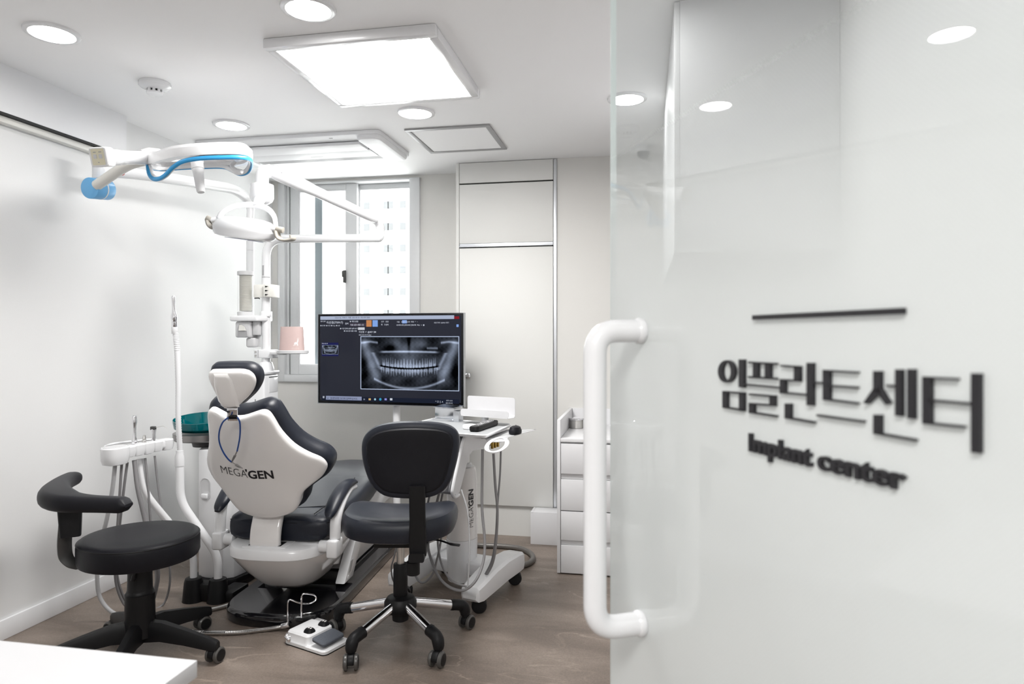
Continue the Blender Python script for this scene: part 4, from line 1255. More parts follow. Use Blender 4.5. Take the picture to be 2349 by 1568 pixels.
# ------------------------------------------------------------------ dental unit: tower, spittoon, poles, lamps
unit = thing('dental_unit', 'white dental unit tower with poles and a spittoon behind the chair', 'dental unit', (-2.2, 3.55, 0))
UX0, UX1, UY0, UY1 = at(497, 900, Y=3.56).x, -2.126, 3.56, 3.715
obj('tower', box(N(), (UX0, UY0, .06), (UX1, UY1, 1.058), .010, 3), WHITE, unit)
obj('tower_cap', box(N(), (UX0-.004, UY0-.006, 1.060), (UX1+.006, UY1+.004, 1.080), .006, 3), WHITE, unit)
obj('flap_door', box(N(), (UX1-.003, UY0+.05, .955), (UX1+.002, UY1-.012, 1.040), .001), WHITE, unit)
obj('flap_gap', box(N(), (UX1-.003, UY0+.05, 1.041), (UX1+.0015, UY1-.012, 1.046)), BLACKP, unit)
obj('tower_seam', box(N(), (at(585, 870, Y=UY0).x, UY0-.001, .75), (at(586.5, 870, Y=UY0).x, UY0+.004, .92)), DKMETAL, unit)
# front column below the spittoon
p0 = at(460, 1338, Z=.0)
col = [(-2.262, 3.555), (-2.272, 3.30), (-2.268, 3.19), (-2.24, 3.135), (-2.19, 3.118), (-2.09, 3.118), (-2.05, 3.15), (-2.035, 3.22), (-2.035, 3.555)]
obj('column', prism(N(), col, .05, .70, lambda u, v, w: Vector((u, v, w)), .006), WHITE, unit)
obj('column_foot', prism(N(), offset2d(col, .02), .0, .05, lambda u, v, w: Vector((u, v, w)), .004), BLACKP, unit)
rc = at(471, 1122, Y=3.117)
o5 = rrect(.058, .115, .027, 6)
obj('grip_recess', pillow(N(), o5, [(1, 0, -.001), (1, 0, .0015), (1, -.004, .001), (.86, 0, -.004)], lambda u, v, w: Vector((rc.x+u, 3.1165-w, rc.z+v))), GREYP, unit)
obj('grip_tab', box(N(), (rc.x-.016, 3.102, rc.z-.045), (rc.x+.018, 3.1165, rc.z-.02), .004), WHITE, unit)
# spittoon
SPC = at(468, 1000, Y=3.24); SPC = Vector((SPC.x, SPC.y, .70))
spz = SPC.z
obj('bowl_stem', lathe(N(), [(.055, 0), (.06, .02), (.09, .036)], 32, Matrix.Translation(SPC)), DKMETAL, unit)
obj('bowl_band', lathe(N(), [(.10, .032), (.142, .036), (.150, .042), (.150, .074), (.146, .076), (.12, .072)], 48, Matrix.Translation(SPC)), mat('dark_steel', (.30, .29, .285), .3, metal=1.0, noise=.05), unit)
m = bpy.data.materials.new('teal_glass'); m.use_nodes = True
p = m.node_tree.nodes['Principled BSDF']
p.inputs['Base Color'].default_value = (.0, .20, .23, 1); p.inputs['Roughness'].default_value = .05; p.inputs['Transmission Weight'].default_value = .55; p.inputs['IOR'].default_value = 1.3; p.inputs['Coat Weight'].default_value = .5
TEAL = m; MATS['teal_glass'] = m
b = N(); segs = 48
rings = []
for r_, z_, tilt in ((.0, .078, 0), (.07, .078, 0), (.125, .084, 0), (.144, .10, .1), (.150, .135, .8), (.151, .150, 1), (.148, .150, 1), (.140, .105, .1), (.120, .092, 0), (.07, .086, 0), (.0, .086, 0)):
    ring_ = []
    for k in range(segs):
        a = 2*PI*k/segs
        ring_.append(SPC + Vector((r_*math.cos(a), r_*math.sin(a), z_ + tilt*.016*math.sin(a-.2))))
    rings.append(ring_)
vr = [[b.verts.new(q) for q in r_] for r_ in rings]
for A_, B_ in zip(vr, vr[1:]):
    for k in range(segs): b.faces.new((A_[k], A_[(k+1) % segs], B_[(k+1) % segs], B_[k]))
bmesh.ops.remove_doubles(b, verts=list(b.verts), dist=1e-6)
obj('spittoon_bowl', b, TEAL, unit, label='teal glass bowl')

# main pole carrying the operating lamp
PX = at(610.5, 700, Y=3.65); MP = Vector((PX.x, 3.65, 0))
def zpx(py, P): 
    t = P.x*FX + P.y*FY
    return CAM_H + (771-py)/1566*t
obj('pole_socket', lathe(N(), [(.044, 1.0805), (.046, 1.09), (.036, 1.125), (.034, 1.13)], 32, Matrix.Translation(MP)), WHITE, unit)
obj('pole', cyl(N(), MP+Vector((0, 0, 1.12)), MP+Vector((0, 0, zpx(637, MP))), .0245, 28), WHITE, unit)
obj('pole_collar', cyl(N(), MP+Vector((0, 0, zpx(726, MP))), MP+Vector((0, 0, zpx(714, MP))), .034, 28, .003), WHITE, unit)
# tray arm for the tissue cup
zt = zpx(812, MP)
b = N(); box(b, (MP.x-.06, MP.y-.035, zt-.022), (MP.x+.062, MP.y+.03, zt+.028), .006, 3); tclamp = obj('tray_clamp', b, WHITEM, unit)
obj('clamp_seam', box(N(), (MP.x-.031, MP.y-.0365, zt-.020), (MP.x-.028, MP.y-.03, zt+.026)), MIDGREY, tclamp)
for dz in (-.008, .014): obj('clamp_bolt', lathe(N(), [(.006, 0), (.006, .003), (.003, .004)], 14, align((MP.x-.046, MP.y-.035, zt+dz), (0, -1, 0))), STEEL, tclamp)
trc = at(668, 812, Y=3.600)
o6 = [(MP.x+.055, 3.605), (MP.x+.055, 3.650)] 
tr_o = []
cxT, cyT = at(672, 812, Y=3.620).x, 3.620
for k in range(40):
    a = 2*PI*k/40
    tr_o.append(Vector((cxT + .094*math.cos(a), cyT + .062*math.sin(a))))
b = N(); pillow(b, tr_o, [(1, -.006, zt+.004), (1, 0, zt+.008), (1, 0, zt+.022), (1, -.003, zt+.025), (1, -.008, zt+.025), (1, -.010, zt+.016), (.5, -.01, zt+.015)], lambda u, v, w: Vector((u, v, w)))
box(b, (MP.x+.05, 3.600, zt-.002), (cxT-.05, 3.645, zt+.0145), .004)
obj('cup_tray', b, GREYP, unit)
zt_top = zt+.0165
# cup dispenser on the second pole
SP = Vector((at(574, 600, Y=3.76).x, 3.76, 0))
zc0 = zpx(738, SP)
b = N()
o7 = [(at(536, 735, Y=3.600).x, 3.560), (at(590, 735, Y=3.600).x+.02, 3.560), (MP.x+.02, 3.620), (MP.x+.02, 3.685), (at(590, 735, Y=3.640).x, 3.80), (at(536, 735, Y=3.600).x, 3.80)]
prism(b, o7, zc0, zc0+.032, lambda u, v, w: Vector((u, v, w)), .008, 3)
obj('dispenser_shelf', b, WHITE, unit)
DC = Vector((at(563.5, 700, Y=3.65).x, 3.65, 0))
z_a, z_b2 = zpx(715, DC), zpx(622, DC)
cdsp = obj('cup_tube_foot', lathe(N(), [(.046, zc0+.033), (.047, z_a-.002), (.044, z_a)], 36, Matrix.Translation(DC)), GREYP, unit)
obj('cup_tube_cap', lathe(N(), [(.046, z_b2-.024), (.047, z_b2-.02), (.047, z_b2-.002), (.042, z_b2)], 36, Matrix.Translation(DC)), GREYP, unit)
MGL = bpy.data.materials.new('clear_plastic'); MGL.use_nodes = True
nt = MGL.node_tree; nt.nodes.clear()
tr = nt.nodes.new('ShaderNodeBsdfTransparent'); tr.inputs[0].default_value = (.97, .97, .97, 1)
gl = nt.nodes.new('ShaderNodeBsdfGlossy'); gl.inputs['Roughness'].default_value = .05
lw = schlick(nt)
mx = nt.nodes.new('ShaderNodeMixShader'); ou = nt.nodes.new('ShaderNodeOutputMaterial')
nt.links.new(lw.outputs[0], mx.inputs[0]); nt.links.new(tr.outputs[0], mx.inputs[1]); nt.links.new(gl.outputs[0], mx.inputs[2]); nt.links.new(mx.outputs[0], ou.inputs[0])
b = N(); segs = 36
for k in range(segs):
    a0, a1 = 2*PI*k/segs, 2*PI*(k+1)/segs
    q = [DC + Vector((.044*math.cos(a), .044*math.sin(a), z)) for a, z in ((a0, z_a), (a1, z_a), (a1, z_b2-.022), (a0, z_b2-.022))]
    b.faces.new([b.verts.new(x) for x in q])
bmesh.ops.remove_doubles(b, verts=list(b.verts), dist=1e-5)
obj('clear_tube', b, MGL, unit)
# drawer below with the spout
zd = zc0
b = N(); box(b, (at(543, 760, Y=3.600).x, 3.580, zd-.095), (at(578, 760, Y=3.600).x, 3.700, zd-.001), .012, 3); dsp = obj('dispenser_body', b, GREYP, unit)
hole = [(0, 0), (.062, 0), (.060, .03), (.048, .056), (.028, .070), (.012, .072), (.002, .05)]
hx = at(545, 780, Y=3.580).x
obj('dispenser_mouth', prism(N(), hole, 0, .002, lambda u, v, w: Vector((hx+u, 3.580-w, zd-.088+v))), MIDGREY, dsp)
obj('dispenser_cup', prism(N(), [(.010, .034), (.056, .034), (.046, .056), (.028, .068), (.014, .066)], 0, .006, lambda u, v, w: Vector((hx+u, 3.579-w, zd-.088+v))), CREAM, dsp)
b = N(); box(b, (at(579, 760, Y=3.600).x, 3.600, zd-.08), (at(592, 760, Y=3.600).x, 3.680, zd-.001), .004); box(b, (at(563, 760, Y=3.600).x, 3.600, zd-.152), (at(584, 760, Y=3.600).x, 3.650, zd-.095), .012, 3)
box(b, (at(584, 760, Y=3.640).x, 3.640, zd-.15), (at(597, 760, Y=3.640).x, 3.650, zd-.001), .002)
obj('cup_valve', b, GREYP, dsp)
# switch box on the pole
z_s0, z_s1 = zpx(682, MP), zpx(653, MP)
sb_ = obj('switch_box', box(N(), (at(607, 660, Y=3.615).x, 3.600, z_s0), (at(624, 660, Y=3.615).x, 3.700, z_s1), .003), CREAM, unit)
obj('switch_arm', box(N(), (at(583, 660, Y=3.630).x, 3.620, z_s0), (at(606.3, 660, Y=3.630).x, 3.680, z_s1), .003), CREAM, unit)
for k in range(3):
    c = Vector((at(610.5, 660, Y=3.600).x, 3.600, z_s1-.014-.0235*k)); q = N(); lathe(q, [(.0042, 0), (.0042, .006)], 12, align(c, (0, -1, 0))); box(q, (c.x, c.y-.004, c.z+.001), (c.x+.012, c.y, c.z+.003)); obj('toggle', q, BLACKP, sb_)
obj('switch_cable', tube(N(), [Vector((at(584, 684, Y=3.640).x, 3.640, z_s0-.004)), Vector((at(595, 684, Y=3.640).x, 3.635, z_s0-.004)), Vector((MP.x-.03, 3.630, z_s0-.008))], .003, 8), BLACKP, unit)

# ---- operating lamp (arms, yoke, head)
lamp = thing('operating_lamp', 'white articulated dental lamp with two grey grips in front of the window', 'dental lamp', Vector((MP.x, MP.y, zpx(637, MP))))
e1 = at(872, 546, t=3.966); zA = e1.z
obj('lower_arm', tube(N(), fillet([MP+Vector((0, 0, zpx(636.8, MP))), MP+Vector((0, 0, zA)), Vector((e1.x, e1.y, zA))], .17, 14), .0243, 24), WHITE, lamp)
obj('pole_label', box(N(), (at(601.5, 615, Y=3.624).x, 3.624, zpx(632, MP)), (at(605, 615, Y=3.624).x, 3.627, zpx(609, MP))), MIDGREY, lamp)
obj('arm_ring', cyl(N(), MP+Vector((0, 0, zpx(636.5, MP))), MP+Vector((0, 0, zpx(635, MP))), .0249, 24), MIDGREY, lamp)
e2 = at(873, 512, t=3.95)
obj('elbow', tube(N(), fillet([Vector((e1.x-.04, e1.y, zA)), Vector((e1.x, e1.y, zA)), Vector((e1.x, e1.y, e2.z+.0)), at(855, 500, t=3.92)], .04, 8), .0255, 24), WHITE, lamp)
obj('elbow_seam', cyl(N(), Vector((e1.x, e1.y, zpx(525, e1))), Vector((e1.x, e1.y, zpx(523.5, e1))), .0262, 24), GREYP, lamp)
u1, u2 = at(862, 503, t=3.92), at(622, 391, t=3.42)
obj('upper_arm', tube(N(), [u1, u1+(u2-u1)*.05, u1+(u2-u1)*.62, u1+(u2-u1)*.78, u1+(u2-u1)*.92, u2], [.022, .026, .029, .036, .037, .033], 24, flat=(1, 1)), WHITE, lamp)
b = N()
for px_, py_, t_ in ((646, 396, 3.47), (632, 389, 3.45)):
    lathe(b, [(.004, 0), (.003, .002)], 10, align(at(px_, py_, t=t_-.045), -ray(px_, py_)))
obj('arm_screw', b, MIDGREY, lamp)
jt = at(601, 395, t=3.40)
obj('head_joint', tube(N(), fillet([u2, jt, at(601, 428, t=3.40)], .03, 6), .033, 24), WHITE, lamp)
j2 = at(601, 422, t=3.40); j3 = at(604, 466, t=3.38)
M_ = align(j2, Vector((0, 0, -1)))
obj('head_drum', lathe(N(), [(.045, 0), (.056, .004), (.057, .07), (.050, .086), (.035, .098), (.02, .104)], 36, M_), WHITE, lamp)
# head
hl, hr = at(495, 517, t=3.33), at(632, 535, t=3.22)
LU = (hr-hl).normalized(); LC = (hl+hr)/2
LV = Vector((0, 0, 1)); LV = (LV - LU*LV.dot(LU)).normalized(); LW = LU.cross(LV)
if LW.y > 0: LW = -LW
L_ = (hr-hl).length/2
def lmap(u, v, w): return LC + LU*u + LV*v + LW*w
rings = []
for v, k, sh_ in ((-.036, .72, .01), (-.034, .86, .008), (-.026, .94, .004), (-.012, .99, 0), (-.010, 1.0, 0), (.004, .99, 0), (.022, .90, -.004), (.034, .74, -.008), (.040, .50, -.010), (.042, .2, -.01)):
    ring_ = []
    for q in range(48):
        a = 2*PI*q/48; c, s_ = math.cos(a), math.sin(a)
        ring_.append(lmap(L_*k*math.copysign(abs(c)**.75, c), v*1.35 - .02*(1 if v < 0 else .3)*((c*k)**2)*-1*.4, (.075*math.copysign(abs(s_)**.8, s_))*k + sh_))
    rings.append(ring_)
lh = obj('lamp_head', loft(N(), rings), WHITE, lamp)
b = N()
o8 = [lmap(L_*.62*math.cos(2*PI*q/32), -.0495, .045*math.sin(2*PI*q/32)) for q in range(32)]
rings = [o8, [q_ - LV*.002 for q_ in o8]]
obj('lens', loft(N(), rings), mat('lamp_lens', (.25, .25, .42), .08, coat=.6, noise=.05), lh)
yk = [at(499, 512, t=3.33), at(508, 490, t=3.33), at(530, 476, t=3.33), at(560, 470, t=3.32), at(592, 471, t=3.31), at(615, 480, t=3.29), at(629, 497, t=3.26), at(633, 520, t=3.23)]
obj('yoke', tube(N(), crv(yk, 6), .0105, 16, flat=(1.0, 1.35)), WHITE, lamp)
obj('yoke_stem', tube(N(), [at(590, 474, t=3.315), at(592, 462, t=3.33), at(598, 455, t=3.37)], [.021, .024, .03], 20), WHITE, lamp)
for s_, pp_, tt in ((1, [(628, 524), (650, 528), (635, 530), (638, 543), (646, 550), (661, 551), (671, 548), (671, 540)], 3.20), (-1, [(490, 504), (473, 499), (478, 506), (481, 516), (488, 523), (497, 525)], 3.33)):
    b = N()
    g0 = at(pp_[0][0] + s_*6, pp_[0][1]+1, t=tt+.005)
    cyl(b, g0, at(*pp_[1], t=tt), .0145, 20, .002)
    obj('grip_hub', b, WHITE if False else TAUPE, lamp)
    b = N(); rings = []
    pc_ = crv([at(*q, t=tt) for q in pp_[2:]], 5)
    for i, q in enumerate(pc_):
        tg = (pc_[min(i+1, len(pc_)-1)]-pc_[max(i-1, 0)]).normalized(); dd_ = LW; nn = tg.cross(dd_).normalized()
        rings.append([q + dd_*e.x + nn*e.y for e in rrect(.04, .012, .005, 3)])
    obj('grip', loft(b, rings), TAUPE, lamp)
    b = N(); cyl(b, at(pp_[0][0]-s_*14, pp_[0][1]-3, t=tt+.01), at(pp_[0][0]+s_*6, pp_[0][1]+1, t=tt+.005), .0135, 20, .001); obj('grip_pin', b, WHITE, lamp)

# ---- blue-trimmed surgical lamp on its own pole
sl = thing('surgical_lamp', 'large halo-shaped surgical lamp with blue trim on a long arm', 'surgical lamp', Vector((SP.x, SP.y, zc0+.03)))
a_end = at(243, 392, t=3.17)
arm = [SP+Vector((0, 0, zc0+.033)), SP+Vector((0, 0, zpx(480, SP))), at(562, 452, t=4.10), at(535, 434, t=3.98), at(480, 424, t=3.80), at(400, 411, t=3.55), at(320, 399, t=3.33), a_end]
p_arm = [arm[0], SP+Vector((0, 0, zpx(520, SP)))] + crv([SP+Vector((0, 0, zpx(500, SP))), SP+Vector((0, 0, zpx(474, SP)))] + arm[2:], 6)
n = len(p_arm)
obj('pole_arm', tube(N(), p_arm, [.0225]*6 + [.0225+.006*min(1, (k)/10) for k in range(n-6)], 22), WHITE, sl)
obj('pole_ring', cyl(N(), SP+Vector((0, 0, zpx(575, SP))), SP+Vector((0, 0, zpx(573.5, SP))), .0232, 22), GREYP, sl)
b = N(); sc_ = at(280.5, 397, t=3.215); dd_ = -ray(280.5, 397).normalized()
pts = []
M_ = align(sc_ + dd_*.0, dd_)
tube(b, [M_ @ Vector((.0095*math.cos(2*PI*k/20), .0095*math.sin(2*PI*k/20), .001)) for k in range(20)], .0012, 6, closed=True); tube(b, [M_ @ Vector((-.006, .006, .001)), M_ @ Vector((.006, -.006, .001))], .0012, 6)
obj('warning_sticker', b, RED, sl)
jx = at(234, 385, t=3.15)
obj('joint_body', cyl(N(), Vector((jx.x, jx.y, zpx(412, jx))), Vector((jx.x, jx.y, zpx(366, jx))), .040, 32, .004), WHITE, sl)
obj('joint_cap', cyl(N(), Vector((jx.x, jx.y, zpx(366, jx))), Vector((jx.x, jx.y, zpx(345, jx))), .041, 32, .006), BLUE, sl)
obj('joint_pin', cyl(N(), Vector((jx.x, jx.y, zpx(420, jx))), Vector((jx.x, jx.y, zpx(411, jx))), .020, 24), BLUED, sl)
c1, c2 = at(205, 431, t=3.02), at(247, 435, t=3.12)
obj('tilt_drum', cyl(N(), c1, c2, .0465, 40, .003), BLUE, sl)
dd_ = (c2-c1).normalized(); cm = c1+(c2-c1)*.56
obj('drum_band', cyl(N(), cm-dd_*.003, cm+dd_*.003, .0475, 40), WHITEM, sl)
obj('head_arm', tube(N(), crv([at(222, 425, t=3.02), at(245, 409, t=2.99), at(275, 389, t=2.95), at(300, 376, t=2.92), at(325, 369, t=2.9), at(340, 367, t=2.9)], 6), .0225, 22), CREAM, sl)
# control handle on the left of the head
k0, k1 = at(226, 360, t=2.60), at(340, 362, t=2.86)
ax_ = (k1-k0).normalized(); kl = (k1-k0).length
Mk = align(k0, ax_)
yref = Vector((0, 0, 1)); xk = ax_.cross(yref).normalized(); yk_ = xk.cross(ax_).normalized()
def kmap(u, v, w): return k0 + xk*u + yk_*v + ax_*w
cb = rrect(.078, .074, .012, 4)
kb = obj('control_box', pillow(N(), cb, [(1, -.003, -.002), (1, 0, .002), (1, 0, .03), (1, -.004, .042), (.75, 0, .05)], kmap), WHITE, sl)
obj('keypad', pillow(N(), rrect(.056, .060, .004, 3), [(1, 0, -.003), (1, 0, -.0015)], kmap), KEYPAD, kb)
b = N()
for u_ in (-.012, .012): prism(b, rrect(.014, .016, .002, 2, u_, .002), -.004, -.003, kmap)
obj('key', b, GREYP, kb)
b = N(); prism(b, rrect(.006, .003, .001, 2, .0, -.02), -.0038, -.003, kmap)
for u_ in (-.012, .012): prism(b, rrect(.012, .003, .001, 2, u_, .018), -.0038, -.003, kmap)
obj('key_marks', b, MIDGREY, kb)
obj('handle_barrel', lathe(N(), [(.026, .045), (.031, .05), (.031, .10), (.0285, .104), (.0285, .135), (.027, .137), (.027, kl*.93), (.032, kl*.97)], 36, Matrix.Translation(k0) @ Matrix(((xk.x, yk_.x, ax_.x, 0), (xk.y, yk_.y, ax_.y, 0), (xk.z, yk_.z, ax_.z, 0), (0, 0, 0, 1)))), WHITE, sl)
# head: halo body and drooping blue rim
rim = [(338, 380, 2.86), (345, 405, 2.84), (360, 411, 2.80), (378, 402, 2.77), (396, 384, 2.75), (420, 370, 2.74), (460, 363, 2.75), (510, 361, 2.78), (555, 361, 2.82), (575, 367, 2.90), (577, 380, 2.97), (568, 395, 3.01), (550, 399, 3.04), (532, 391, 3.07), (512, 383, 3.09), (470, 383, 3.11), (420, 385, 3.11), (370, 388, 3.08), (348, 385, 2.98)]
top = [(338, 362, 2.86), (341, 368, 2.84), (352, 368, 2.80), (370, 362, 2.77), (392, 356, 2.75), (420, 352, 2.74), (460, 349, 2.75), (510, 347, 2.78), (553, 348, 2.82), (573, 355, 2.90), (575, 363, 2.97), (566, 370, 3.01), (548, 374, 3.04), (530, 375, 3.07), (510, 376, 3.09), (470, 377, 3.11), (420, 377, 3.11), (372, 377, 3.08), (350, 371, 2.98)]
rp = crv([at(x, y, t=t) for x, y, t in rim], 5, True); tp = crv([at(x, y, t=t) for x, y, t in top], 5, True)
inr = []
for i in range(len(rp)):
    v_ = (sum(rp, Vector())/len(rp) - rp[i]); v_.z = 0; v_.normalize(); inr.append(rp[i] + v_*.009 + Vector((0, 0, .004)))
obj('rim_liner', tube(N(), inr, .0085, 12, closed=True, flat=(.8, 1.2)), WHITE, sl)
obj('blue_rim', tube(N(), rp, .0075, 14, closed=True, flat=(.8, 1.2)), BLUED, sl)
cen = sum(tp, Vector())/len(tp)
b = N(); rr2 = []
n = len(tp)
for i in range(n):
    inn = (cen - tp[i]); inn.z = 0; inn.normalize()
    a, c = tp[i], rp[i]
    ht = .040
    rr2.append([a + inn*.012 - Vector((0, 0, .010)), a - inn*.006 - Vector((0, 0, .012)), a - inn*.009, a - inn*.006 + Vector((0, 0, ht*.6)), a + inn*.010 + Vector((0, 0, ht)), a + inn*.045 + Vector((0, 0, ht*1.05)), a + inn*.060 + Vector((0, 0, ht*.8)), a + inn*.060 + Vector((0, 0, ht*.1)), a + inn*.02])
vr = [[b.verts.new(q) for q in r_] for r_ in rr2]
for i in range(n):
    A_, B_ = vr[i], vr[(i+1) % n]
    for k in range(9): b.faces.new((A_[k], A_[(k+1) % 9], B_[(k+1) % 9], B_[k]))
obj('halo_body', b, WHITE, sl)
b = N(); 
bar = [at(352, 362, t=2.98), at(400, 356, t=2.94), at(453, 354, t=2.93), at(510, 353, t=2.93), at(560, 356, t=2.94)]
tube(b, crv(bar, 5), .020, 16, flat=(2.2, .7)); obj('cross_bar', b, WHITE, sl)
obj('halo_neck', tube(N(), [at(328, 362, t=2.86), at(345, 358, t=2.88), at(366, 356, t=2.92)], [.034, .036, .028], 24), WHITE, sl)
h0, h1 = at(451, 366, t=2.90), at(461, 441, t=2.88)
dd_ = (h1-h0).normalized(); L2 = (h1-h0).length
hprof = [(.022, 0), (.027, .004), (.027, .012), (.0245, .014), (.0245, L2*.27), (.0255, L2*.275), (.0255, L2*.29), (.023, L2*.30), (.0165, L2*.97), (.014, L2), (0, L2)]
obj('centre_handle', lathe(N(), hprof, 32, align(h0, dd_)), WHITEM, sl)
b = N(); inner = crv([at(540, 372, t=2.98), at(532, 381, t=2.97), at(543, 391, t=2.96), at(555, 393, t=2.95)], 5); tube(b, inner, .009, 12); obj('inner_hook', b, WHITE, sl)

# ---- pink tissue cup on the tray
tc2 = thing('tissue_holder', 'pale pink tapered tissue holder with a white deer print', 'tissue holder', (cxT-.006, cyT, zt_top))
Mx = Matrix.Translation((cxT-.006, cyT, 0))
hh = zpx(749, Vector((cxT, cyT, 0))) - zt_top
r0, r1 = .0745, .0665
b = N(); rings = [[(Mx @ Vector((r_*1.0*math.copysign(abs(math.cos(2*PI*k/48))**.9, math.cos(2*PI*k/48)), r_*.6*math.copysign(abs(math.sin(2*PI*k/48))**.9, math.sin(2*PI*k/48)), zt_top+z_))) for k in range(48)] for r_, z_ in ((r0, 0), (r1, hh), (r1-.002, hh), (r1-.003, hh*.7))]
cup = obj('cup', loft(b, rings), PINK, tc2)
def cup_pt(u, v):  # on the front of the cup: u metres to the right, v height
    r_ = r0 + (r1-r0)*v/hh
    a = -PI/2 + u/(r_*.92)
    c, s_ = math.cos(a), math.sin(a)
    return Mx @ Vector(((r_+.0012)*math.copysign(abs(c)**.9, c), (r_+.0012)*.6*math.copysign(abs(s_)**.9, s_), zt_top+v))
deer = [[(.030, .052), (.036, .058), (.046, .057), (.049, .070), (.052, .071), (.054, .067), (.057, .068), (.054, .060), (.050, .047), (.044, .045), (.036, .046)],
        [(.031, .052), (.030, .044), (.026, .036), (.028, .035), (.034, .045), (.037, .048)], [(.036, .047), (.034, .035), (.036, .035), (.040, .046)], [(.046, .046), (.046, .034), (.048, .034), (.050, .047)], [(.049, .046), (.052, .035), (.054, .036), (.053, .050)],
        [(.051, .070), (.049, .076), (.050, .082), (.052, .086), (.051, .080), (.052, .075), (.053, .071)], [(.053, .070), (.056, .075), (.058, .081), (.056, .086), (.0595, .081), (.0575, .074), (.055, .069)]]
b = N()
for poly in deer:
    f = b.faces.new([b.verts.new(cup_pt(u_, v_*.95)) for u_, v_ in poly])
obj('deer_print', b, PRINT, cup, smooth=False)
b = N()
for txt, v_, s_ in (('Sweet cotton tissue', .021, .0062), ('Your daily little comfort', .0145, .0062)):
    t = text_bm(txt, 1.0)
    x0, x1, _, _ = bounds(t); wid = .042 if v_ > .02 else .048
    for q in t.verts: q.co = cup_pt(.040 - wid/2 + (q.co.x-x0)/(x1-x0)*wid, v_ + q.co.y*s_*.55)
    merge(b, t)
obj('print_lines', b, PRINT, cup, smooth=False)

# paper cups stacked in the clear tube
for k in range(34):
    z_ = z_a + .004 + k*(z_b2-.03-z_a)/34.0
    c = bpy.data.objects.get('paper_cup')
    if c is None:
        q = N(); lathe(q, [(.030, 0), (.0355, .0045), (.0368, .0050), (.0368, .0062), (.034, .0066)], 24)
        me_o = obj('paper_cup', q, CREAM, None, local=True); me_o.location = (DC.x, DC.y, z_)
    else:
        me_o = c.copy(); COL.objects.link(me_o); me_o.location = (DC.x, DC.y, z_)
    tag(me_o, 'cream paper cup in the clear dispenser tube stack', 'paper cup', 'paper cups stacked in the clear tube')

# ---- assistant's holder, suction arm, hoses
ah = thing('assistant_holder', 'white instrument holder with hanging grey hoses by the left wall', 'instrument holder', at(430, 1384, Z=0))
def post(pts, r): return tube(N(), fillet(pts, .06, 8), r, 22)
B1, B2 = at(430, 1384, Z=0) + Vector((0, .045, 0)), at(487, 1386, Z=0) + Vector((0, .045, 0))
t1 = B1.x*FX + B1.y*FY; t2 = B2.x*FX + B2.y*FY
b = N()
for Bp in (B1, B2): lathe(b, [(.052, 0), (.05, .01), (.043, .09), (.038, .108), (.030, .112)], 28, Matrix.Translation(Bp))
mid = (B1+B2)/2; box(b, (mid.x-.06, mid.y-.02, 0), (mid.x+.06, mid.y+.05, .085), .01)
box(b, (B2.x, B2.y-.01, 0), (B2.x+.085, B2.y+.13, .05), .01)
obj('floor_socket', b, BLACKP, ah)
hpz = at(326, 1045, t=3.2)
obj('holder_post', post([B1+Vector((0, 0, .10)), B1+Vector((0, 0, .235)), at(333, 1132, t=3.17), at(323, 1080, t=3.18), at(322, 1052, t=3.19)], .0165), WHITE, ah)
obj('suction_post', post([B2+Vector((0, 0, .10)), B2+Vector((0, 0, .22)), at(414, 1150, t=3.30), at(412, 1069, t=3.31)], .0195), WHITE, ah)
# holder bar: run of linked cradles
bars = [(264, 1031, 3.02, .060, .046, .086), (293, 1029, 3.08, .028, .028, .052), (313, 1027, 3.13, .030, .03, .056), (335, 1025, 3.18, .030, .03, .058), (356, 1022, 3.23, .028, .028, .052), (380, 1021, 3.29, .036, .032, .056)]
cd = (at(385, 1020, t=3.30)-at(262, 1030, t=3.02)); cd.z = 0; cd.normalize(); cs = Vector((cd.y, -cd.x, 0))
hb = None
b = N()
pts = [at(262, 1030, t=3.02), at(320, 1027, t=3.15), at(384, 1022, t=3.30)]
pts = [p - Vector((0, 0, p.z-.765)) for p in pts]
rings = [[p + cs*q.x + Vector((0, 0, q.y)) for q in rrect(.05, .046, .014, 4)] for p in crv(pts, 6)]
obj('holder_bar', loft(b, rings), WHITE, ah)
for i, (px_, py_, t_, hw, hd_, hh_) in enumerate(bars):
    c = at(px_, py_, t=t_); c.z = .765 - (0 if i else .006)
    sh_ = rrect(hw*2, hd_*2, min(hw, hd_)*(.95 if i in (0, 5) else .45), 6)
    fn = lambda u, v, w: c + cd*u*1.0 + cs*v + Vector((0, 0, w))
    lay = [(.55, 0, -hh_*.56), (.85, 0, -hh_*.5), (1, -.002, -hh_*.3), (1, 0, 0), (1, 0, hh_*.32), (1, -.004, hh_*.38), (.6, 0, hh_*.38)]
    cr2 = obj('cradle', pillow(N(), sh_, lay, fn), WHITE, ah)
    if i == 0:
        obj('touch_pad', pillow(N(), offset2d(sh_, -.010), [(1, 0, hh_*.38), (1, 0, hh_*.39+.001)], fn), GREYP, cr2)
